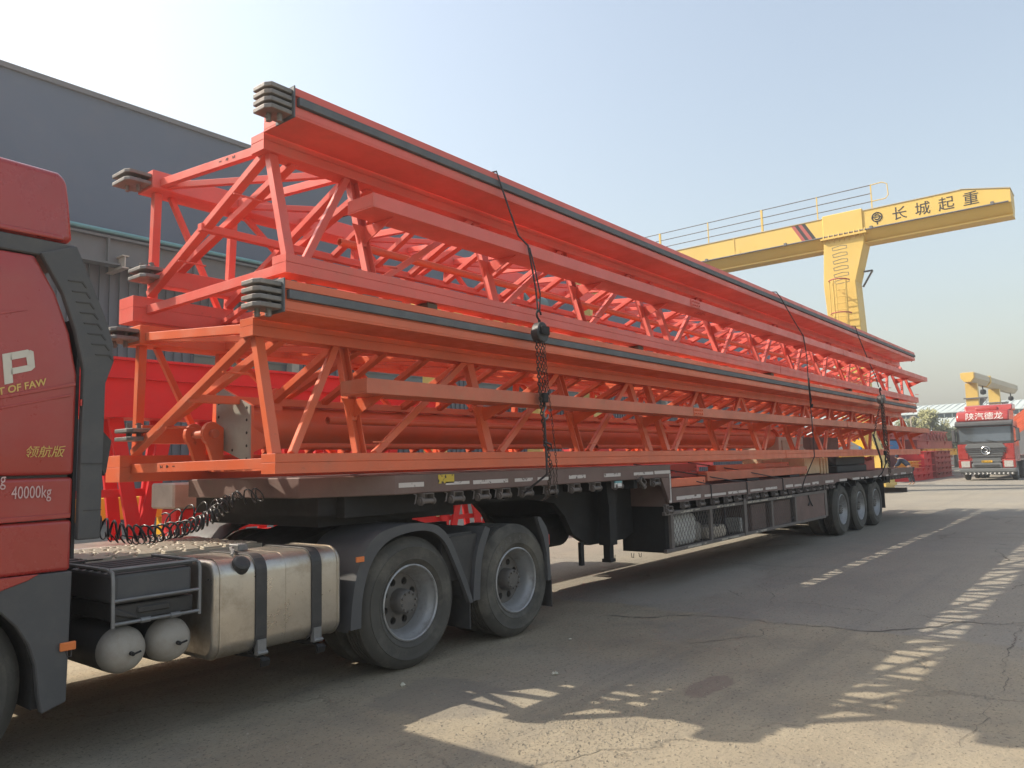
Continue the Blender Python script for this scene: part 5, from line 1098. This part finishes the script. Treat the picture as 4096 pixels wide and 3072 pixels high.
body = [(wx, wy, .88), (wx, wy+.12, 1.08), (wx, wy+.30, 1.25), (wx, wy+.44, 1.33), (wx, wy+.52, 1.37), (wx, wy+.58, 1.42), (wx, wy+.60, 1.50),
        (wx-.09, wy-.02, .84), (wx-.10, wy+.04, .46), (wx-.10, wy-.02, .08), (wx-.12, wy+.1, .03), (wx+.09, wy-.02, .84), (wx+.10, wy-.06, .46), (wx+.1, wy-.14, .08), (wx+.1, wy-.02, .03),
        (wx-.19, wy+.42, 1.30), (wx-.22, wy+.52, 1.08), (wx-.18, wy+.70, .92), (wx+.19, wy+.42, 1.30), (wx+.22, wy+.52, 1.08), (wx+.18, wy+.70, .92)]
skin('body', body, [(0, 1), (1, 2), (2, 3), (3, 4), (4, 5), (5, 6), (0, 7), (7, 8), (8, 9), (9, 10), (0, 11), (11, 12), (12, 13), (13, 14), (3, 15), (15, 16), (16, 17), (3, 18), (18, 19), (19, 20)],
     [(.14, .11), (.14, .11), (.16, .12), (.14, .10), .055, .085, .09, .085, .06, .04, .035, .085, .06, .04, .035, .065, .045, .032, .065, .045, .032], SKIN, wk)
skin('jacket', [(wx, wy+.02, .93), (wx, wy+.12, 1.08), (wx, wy+.30, 1.25), (wx, wy+.43, 1.32), (wx-.19, wy+.42, 1.30), (wx-.22, wy+.52, 1.08), (wx-.19, wy+.66, .96), (wx+.19, wy+.42, 1.30), (wx+.22, wy+.52, 1.08), (wx+.19, wy+.66, .96)], [(0, 1), (1, 2), (2, 3), (3, 4), (4, 5), (5, 6), (3, 7), (7, 8), (8, 9)],
     [(.18, .15), (.17, .14), (.19, .15), (.16, .12), .085, .065, .055, .085, .065, .055], JACKET, wk)
skin('trousers', [(wx, wy, .90), (wx-.09, wy-.02, .82), (wx-.10, wy+.04, .46), (wx-.10, wy-.02, .12), (wx+.09, wy-.02, .82), (wx+.10, wy-.06, .46), (wx+.1, wy-.14, .12)], [(0, 1), (1, 2), (2, 3), (0, 4), (4, 5), (5, 6)],
     [(.17, .14), .11, .085, .07, .11, .085, .07], TROUSER, wk)
mb = MB(); mb.lathe([(.10, wy+.5)]+[(.115*cos(a), wy+.56+.11*sin(a)) for a in [radians(k*18-20) for k in range(6)]]+[(.001, wy+.67)], (wx, 0, 1.50), 'Y', 14); mb.build('cap', JACKET, wk, smooth=60)

# ------------------------------------------------------------------ parked red truck facing us
RT = thing('tractor_truck', (52, 6.5, 0), 'parked red and grey tractor truck facing the camera at the right', 'truck')
A, B = 5.14, 7.84; X_ = 50.0
mb = MB(); mb.prism([(X_+.02, 1.0), (X_, 2.05), (X_+.10, 3.0), (X_+.45, 3.3), (X_+2.4, 3.3), (X_+2.5, 1.0)], A, B, 'Y'); rc = mb.build('cab', CABRED, RT, bev=.06, seg=3, smooth=40)
mb = MB(); mb.prism([(X_-.02, 3.30), (X_+.02, 3.55), (X_+.25, 3.86), (X_+.9, 3.95), (X_+2.3, 3.95), (X_+2.3, 3.28), (X_+.3, 3.28)], A+.12, B-.02, 'Y'); mb.build('roof_sign', CABRED, RT, bev=.08, seg=3, smooth=40)
mb = MB(); mb.prism([(X_+.8, 3.9), (X_+1.0, 4.2), (X_+1.5, 4.27), (X_+2.35, 4.27), (X_+2.35, 3.9)], A+.02, B-.35, 'Y'); mb.prism([(X_+.75, 3.9), (X_+.8, 4.12), (X_+1.0, 4.12), (X_+1.0, 3.9)], A+.7, B-.9, 'Y'); mb.build('wind_deflector', CABRED, RT, bev=.06, seg=3, smooth=40)
mb = MB(); mb.prism([(X_-.22, 3.05), (X_-.2, 3.22), (X_+.1, 3.33), (X_+.3, 3.3), (X_+.1, 3.0)], A-.03, B+.05, 'Y'); mb.build('sun_visor', GREYPL, RT, bev=.03, seg=2)
mb = MB(); mb.prism([(X_-.012, 2.16), (X_+.065, 2.98), (X_+.09, 2.98), (X_+.02, 2.16)], A+.10, B-.10, 'Y'); mb.build('windscreen', WSGLASS, RT, bev=.01)
mb = MB()
for y0, y1, z0, z1 in ((A, B, 2.04, 2.16), (A, A+.12, 2.1, 3.05), (B-.12, B, 2.1, 3.05)):
    mb.prism([(X_-.02+.10*(z0-2.1), z0), (X_-.02+.10*(z1-2.1), z1), (X_+.1+.1*(z1-2.1), z1), (X_+.1, z0)], y0-.004, y1+.004, 'Y')
mb.build('screen_frame', BLACKPL, RT)
mb = MB(); mb.prism([(A+.55, 2.05), (B-.50, 2.05), (B-.36, 1.9), (B-.52, 1.45), (B-.66, 1.35), (B-.68, .95), (A+.70, .95), (A+.62, 1.35), (A+.55, 1.5), (A+.40, 1.85)], X_-.05, X_+.02, 'X'); gp = mb.build('grille_panel', PTGREY, RT, bev=.015)
mb = MB()
for z, w2 in ((1.78, 1.02), (1.68, .98), (1.58, .95), (1.44, .85), (1.30, .78)): mb.box(X_-.075, X_-.051, 6.49-w2, 6.49+w2, z-.03, z+.03)
mb.build('grille_bar', BLACKPL, gp, bev=.008)
mb = MB(); mb.box(X_-.07, X_-.051, 5.7, 7.3, 1.36, 1.40); mb.box(X_-.07, X_-.051, 5.75, 7.25, 1.06, 1.10); mb.build('chrome_strip', TUBEGREY, gp)
mb = MB(); mb.path([(X_-.085, 6.49+.21*cos(a), 1.66+.21*sin(a)) for a in [2*pi*k/24 for k in range(24)]], .025, 6, closed=True); mb.path([(X_-.085, 6.49+.09*cos(a), 1.67+.10*sin(a)) for a in [radians(70+k*24) for k in range(11)]], .028, 6); mb.build('emblem', CHROME, gp)
mb = MB(); mb.box(X_-.10, X_-.08, 6.21, 6.72, 1.0, 1.11); np_ = mb.build('number_plate', YELLOW2, RT)
mb = MB(); mb.box(X_-.14, X_+.5, A-.02, B+.02, .46, .68); mb.box(X_-.11, X_+.1, A+.62, B-.62, .70, .95); mb.build('bumper', PTGREY, RT, bev=.05, seg=3)
mb = MB(); mb.box(X_-.14, X_-.12, A+.75, B-.75, .74, .88); mb.build('lower_grille', BLACKPL, RT)
for y0, y1 in ((A-.02, A+.6), (B-.6, B+.02)):
    mb = MB(); mb.box(X_-.09, X_+.2, y0, y1, .69, 1.16); bl = mb.build('lamp_housing', CABRED, RT, bev=.04, seg=2)
    c0 = y0+.12 if y0 < 6 else y0+.06
    mb = MB(); mb.box(X_-.105, X_-.09, c0, c0+.42, .74, 1.08); mb.build('headlight', HEADL, RT, bev=.01)
mb = MB(); mb.box(X_-.16, X_-.142, A+.05, B-.05, .34, .455); hzs = mb.build('hazard_strip', BLACKPL, RT)
for k in range(12):
    y = A+.12+k*.205; sg = 1 if k < 6 else -1
    mb = MB(); mb.prism([(y, .345), (y+.06, .345), (y+.06+sg*.05, .40), (y+.06, .45), (y, .45), (y+sg*.05, .40)], X_-.166, X_-.161, 'X'); mb.build('chevron', WHITE, hzs)
for a_, b_ in ((B-.5, B+.01), (A-.01, A+.45)): mb = MB(); mb.box(X_-.03, X_+.2, a_, b_, 1.17, 2.03); mb.build('side_cheek', CABRED, RT, bev=.05, seg=3)
for y, sg in ((B+.16, 1), (A-.22, -1)):
    mb = MB(); mb.box(X_-.1, X_+.05, y-.09, y+.09, 2.15, 2.85); mm = mb.build('mirror', GREYPL, RT, bev=.04, seg=3)
    mb = MB(); mb.tube((X_+.05, y, 2.8), (X_+.3, y-sg*.2, 2.95), .025, 6); mb.tube((X_+.05, y, 2.2), (X_+.3, y-sg*.2, 2.1), .025, 6); mb.build('mirror_arm', BLACKPL, mm)
mb = MB()
for y in (5.9, 6.9): mb.tube((X_-.05, y, 2.12), (X_-.02, y+.55, 2.26), .012, 6)
mb.build('wiper', BLACKPL, RT)
mb = MB(); mb.prism([(X_+.3, 2.1), (X_+1.25, 2.1), (X_+1.25, 2.9), (X_+.45, 2.9)], A-.008, A, 'Y'); mb.build('door_window', WSGLASS, RT)
text('roof_lettering', '陕汽德龙', WHITE, RT, .46, TM((X_-.02, 7.36, 3.42), (0, -1, 0), (.35, 0, 1)), .004)
text('plate_lettering', '冀D·U0353', INK, np_, .10, TM((X_-.103, 6.70, 1.02), (0, -1, 0), (0, 0, 1)), .001, sx=.9)
for yy, sg in ((A+.04, 1), (B-.04, -1)):
    for xx in (X_+1.35, X_+4.7, X_+6.05):
        wheel_parts(xx, yy, .52, RT, sgn=sg, dual=xx > X_+2)
mb = MB(); mb.box(X_+.3, X_+7, 5.9, 6.0, .6, .9); mb.box(X_+.3, X_+7, 7.0, 7.1, .6, .9); mb.box(X_+.9, X_+2.3, A+.3, B-.3, .3, 1.0); mb.build('chassis', CHASSIS, RT)
mb = MB(); mb.box(50.35, 50.5, 6.3, 6.55, 2.2, 2.3)
T2 = thing('semi_trailer', (58, 6.5, 0), 'trailer behind the parked red truck, loaded with orange steel', 'trailer')
mb = MB(); mb.box(X_+3.4, X_+15, 5.2, 7.8, 1.15, 1.35); mb.build('deck', BROWNST, T2)
for yy, sg in ((5.24, 1), (7.76, -1)):
    for xx in (X_+12, X_+13.3): wheel_parts(xx, yy, .52, T2, sgn=sg)
T3 = thing('truss_section', (58, 6, 1.4), 'orange lattice truss carried behind the parked red truck at the right edge', 'steel truss')
mb = MB()
for y, z in ((4.6, 1.9), (4.75, 3.1), (4.55, 2.6), (4.6, 3.9), (7.6, 1.9), (7.4, 3.9)): mb.box(X_+3.2, X_+16, y, y+.22, z, z+.2)
mb.build('chord', ORANGE, T3)
for k in range(8):
    x = X_+3.4+k*1.5
    mb = MB(); mb.bar((x, 4.72, 2.1), (x+.1, 4.82, 3.9), .12, .1, up=(0, -1, 0)); mb.build('post', ORANGE, T3)
    mb = MB(); mb.bar((x+.1, 4.72, 2.1), (x+1.4, 4.82, 3.9), .1, .1, up=(0, -1, 0)); mb.build('diagonal', ORANGE, T3)
    mb = MB(); mb.bar((x+.1, 4.8, 3.95), (x+.1, 7.4, 2.0), .12, .12, up=(1, 0, 0)); mb.build('cross_brace', ORANGE, T3)

# ------------------------------------------------------------------ far background
wh = thing('warehouse', (115, 20, 0), 'pale corrugated-roof warehouse in the far background behind the trees', 'building')
mb = MB(); mb.box(112, 150, -20, 60, 0, 6.8); mb.build('wall', FASCIA, wh)
mb = MB()
mb.add([(111.6, -20, 6.75), (111.6, 60, 6.75), (122, 60, 8.35), (122, -20, 8.35), (111.6, -20, 6.65), (111.6, 60, 6.65)], [(0, 1, 2, 3), (0, 1, 5, 4)])
y = -20
while y < 60: mb.add([(111.6, y, 6.78), (111.6, y+.12, 6.78), (122, y+.12, 8.43), (122, y, 8.43), (111.6, y, 6.74), (122, y, 8.34), (111.6, y+.12, 6.74), (122, y+.12, 8.34)], [(0, 1, 2, 3), (0, 3, 5, 4), (1, 2, 7, 6)]); y += .8
mb.build('roof', ROOFPALE, wh)
mb = MB(); mb.add([(104, -20, 4.3), (104, 60, 4.3), (111.95, 60, 6.05), (111.95, -20, 6.05)], [(0, 1, 2, 3)])
y = -20
while y < 60: mb.add([(104, y, 4.34), (104, y+.12, 4.34), (111.95, y+.12, 6.13), (111.95, y, 6.13), (104, y, 4.28), (111.95, y, 6.03)], [(0, 1, 2, 3), (0, 3, 5, 4)]); y += .8
mb.build('lower_roof', ROOFPALE, wh)
mb = MB(); mb.box(104.2, 112, -20, 60, 0, 4.3); mb.build('wall', FASCIA, wh)
mb = MB(); mb.box(111.90, 111.99, -20, 60, 6.15, 6.55); wi = mb.build('window_band', GLASS, wh)
mb = MB(); y = -20
while y < 60: mb.box(111.84, 111.90, y, y+.10, 6.13, 6.57); y += .9
mb.build('mullion', ROOFPALE, wi)

def crane_far(p0, p1, zt_, label, legs):
    T = thing('gantry_crane', (p0[0], p0[1], 0), label, 'gantry crane', 'far gantry cranes')
    a = Vector((*p0, zt_)); b = Vector((*p1, zt_)); mb = MB()
    mb.sweep(a, b, [(-.5, -.08), (-.5, -.5), (-.22, -.85), (.22, -.85), (.5, -.5), (.5, -.08), (.4, 0), (-.4, 0)]); g_ = mb.build('main_girder', YELGREY, T)
    mb = MB(); d = (b-a).normalized(); mb.sweep(a-d*.4, a+d*.02, [(-.47, -.08), (-.47, -.5), (-.22, -.82), (.22, -.82), (.47, -.5), (.47, -.08)]); mb.build('end_cap', YELLOW, g_)
    c = a+(b-a)*.3; mb = MB(); mb.sweep(c, c+d*.5, [(-.54, .03), (-.54, -.53), (-.22, -.9), (.22, -.9), (.54, -.53), (.54, .03)]); mb.build('end_cap', YELLOW, g_)
    return T, a, b, d
T, a, b, d = crane_far((71.5, 10.05), (90, 9.0), 8.05, 'cream far gantry crane girder on yellow legs above the parked truck', None)
for t in (.04, .52):
    c = a+(b-a)*t
    mb = MB(); mb.prism([(c.y-.5, 0), (c.y+.5, 0), (c.y+.42, 7.19), (c.y-.42, 7.19)], c.x, c.x+.7, 'X'); mb.build('leg', YELLOW, T)
    mb = MB(); mb.prism([(c.y-.5, 6.0), (c.y-1.1, 6.0), (c.y-.5, 5.2)], c.x+.2, c.x+.3, 'X'); mb.box(c.x-.1, c.x, c.y-.9, c.y+.6, 5.9, 6.0); mb.build('bracket', FASCIA, T)
for t in (.28, .95):
    c = a+(b-a)*t
    mb = MB(); mb.tube((c.x, c.y, 7.2), (c.x, c.y, 6.8), .05, 6); mb.lathe([(.001, -.25), (.2, -.18), (.24, 0), (.2, .18), (.001, .25)], (c.x, c.y, 6.7), 'Z', 14); mb.build('hoist', CHASSIS, T)
    mb = MB(); mb.tube((c.x, c.y+.15, 6.0), (c.x, c.y+.15, 2), .02, 4); mb.tube((c.x, c.y-.15, 6.0), (c.x, c.y-.15, 2), .02, 4); mb.build('rope', FASCIA, T)

def tree(x, y, h, w_, mt, label, seed, n=5200):
    rnd = random.Random(seed); T = thing('tree', (x, y, 0), label, 'tree', 'trees by the far warehouse')
    mb = MB(); mb.tube((x, y, 0), (x+.1, y, h*.45), .22, 8, r2=.14)
    tips = []
    for k in range(9):
        a = rnd.uniform(0, 2*pi); e = rnd.uniform(.3, 1.2); st = Vector((x+.08, y, h*rnd.uniform(.25, .5))); L_ = h*rnd.uniform(.25, .45)
        en = st+Vector((cos(a)*cos(e), sin(a)*cos(e), sin(e)))*L_; mb.tube(st, en, .09, 6, r2=.03); tips.append(en)
    mb.build('trunk', BARK, T)
    cl = []
    for k in range(34):
        a = rnd.uniform(0, 2*pi); zz = rnd.uniform(.28, 1); rr = w_*.5*sqrt(max(0, 1-((zz-.52)/.55)**2))*rnd.uniform(.35, 1)
        cl.append((Vector((x+rr*cos(a), y+rr*sin(a), zz*h*.93)), rnd.uniform(.10, .19)*w_*.9))
    mb = MB()
    for k in range(n):
        c, r = rnd.choice(cl); d = Vector((rnd.gauss(0, 1), rnd.gauss(0, 1), rnd.gauss(0, .8))).normalized()*r*rnd.uniform(.55, 1.08)
        p = c+d; s_ = rnd.uniform(.09, .17); u = Vector((rnd.gauss(0, 1), rnd.gauss(0, 1), rnd.gauss(0, 1))).normalized(); v_ = u.orthogonal().normalized()
        mb.v += [p+u*s_, p+v_*s_*.7, p-u*s_, p-v_*s_*.7]; q = len(mb.v)-4; mb.f.append((q, q+1, q+2, q+3))
    me = bpy.data.meshes.new('crown'); L = wloc(T); me.from_pydata([v-L for v in mb.v], [], mb.f); me.materials.append(mt); o = bpy.data.objects.new('crown', me); COL.objects.link(o); o.parent = T
for i, (x, y, h, w_, mt, lb) in enumerate((
        (92, 17.2, 6.3, 4.2, LEAF, 'tallest bushy olive-green tree just right of the truss end'),
        (95, 19.6, 5.4, 4.2, LEAF2, 'grey-green tree left of the tallest one, partly behind the truss end'),
        (94, 15.0, 5.0, 3.6, LEAF2, 'rounded tree right next to the parked red truck'),
        (97, 13.4, 5.1, 3.2, LEAF, 'tree mostly hidden behind the mirror of the parked red truck'),
        (97, 22.5, 4.9, 4.2, LEAF2, 'leftmost tree, seen through the braces at the rear end of the load'))):
    tree(x, y, h, w_, mt, lb, 11+i)
mb = MB(); mb.tube((88, 17.9, 0), (88, 17.85, 5.4), .09, 8, r2=.06); mb.box(87.9, 88.1, 17.4, 17.9, 5.35, 5.42); tag(mb.build('lamp_post', CREAM), 'thin cream lamp post in front of the far trees', 'lamp post')
mb = MB(); mb.tube((86, 9.3, 0), (86, 9.3, 8.8), .04, 6); mb.build('x', CREAM); o_ = COL.objects[-1]; bpy.data.objects.remove(o_)


# haze: pale even air round the yard
hz = MB(); hz.box(-60, 300, -120, 240, -1, 22)
HM = bpy.data.materials.new('pale_haze'); HM.use_nodes = True; hn = HM.node_tree; hn.nodes.clear()
ho = hn.nodes.new('ShaderNodeOutputMaterial'); pv = hn.nodes.new('ShaderNodeVolumePrincipled'); pv.inputs['Color'].default_value = (.93, .95, .97, 1); pv.inputs['Density'].default_value = .0019; pv.inputs['Anisotropy'].default_value = .35
hn.links.new(pv.outputs[0], ho.inputs['Volume'])
tag(hz.build('haze', HM), 'thin pale haze hanging over the whole yard', 'haze', kind='stuff')
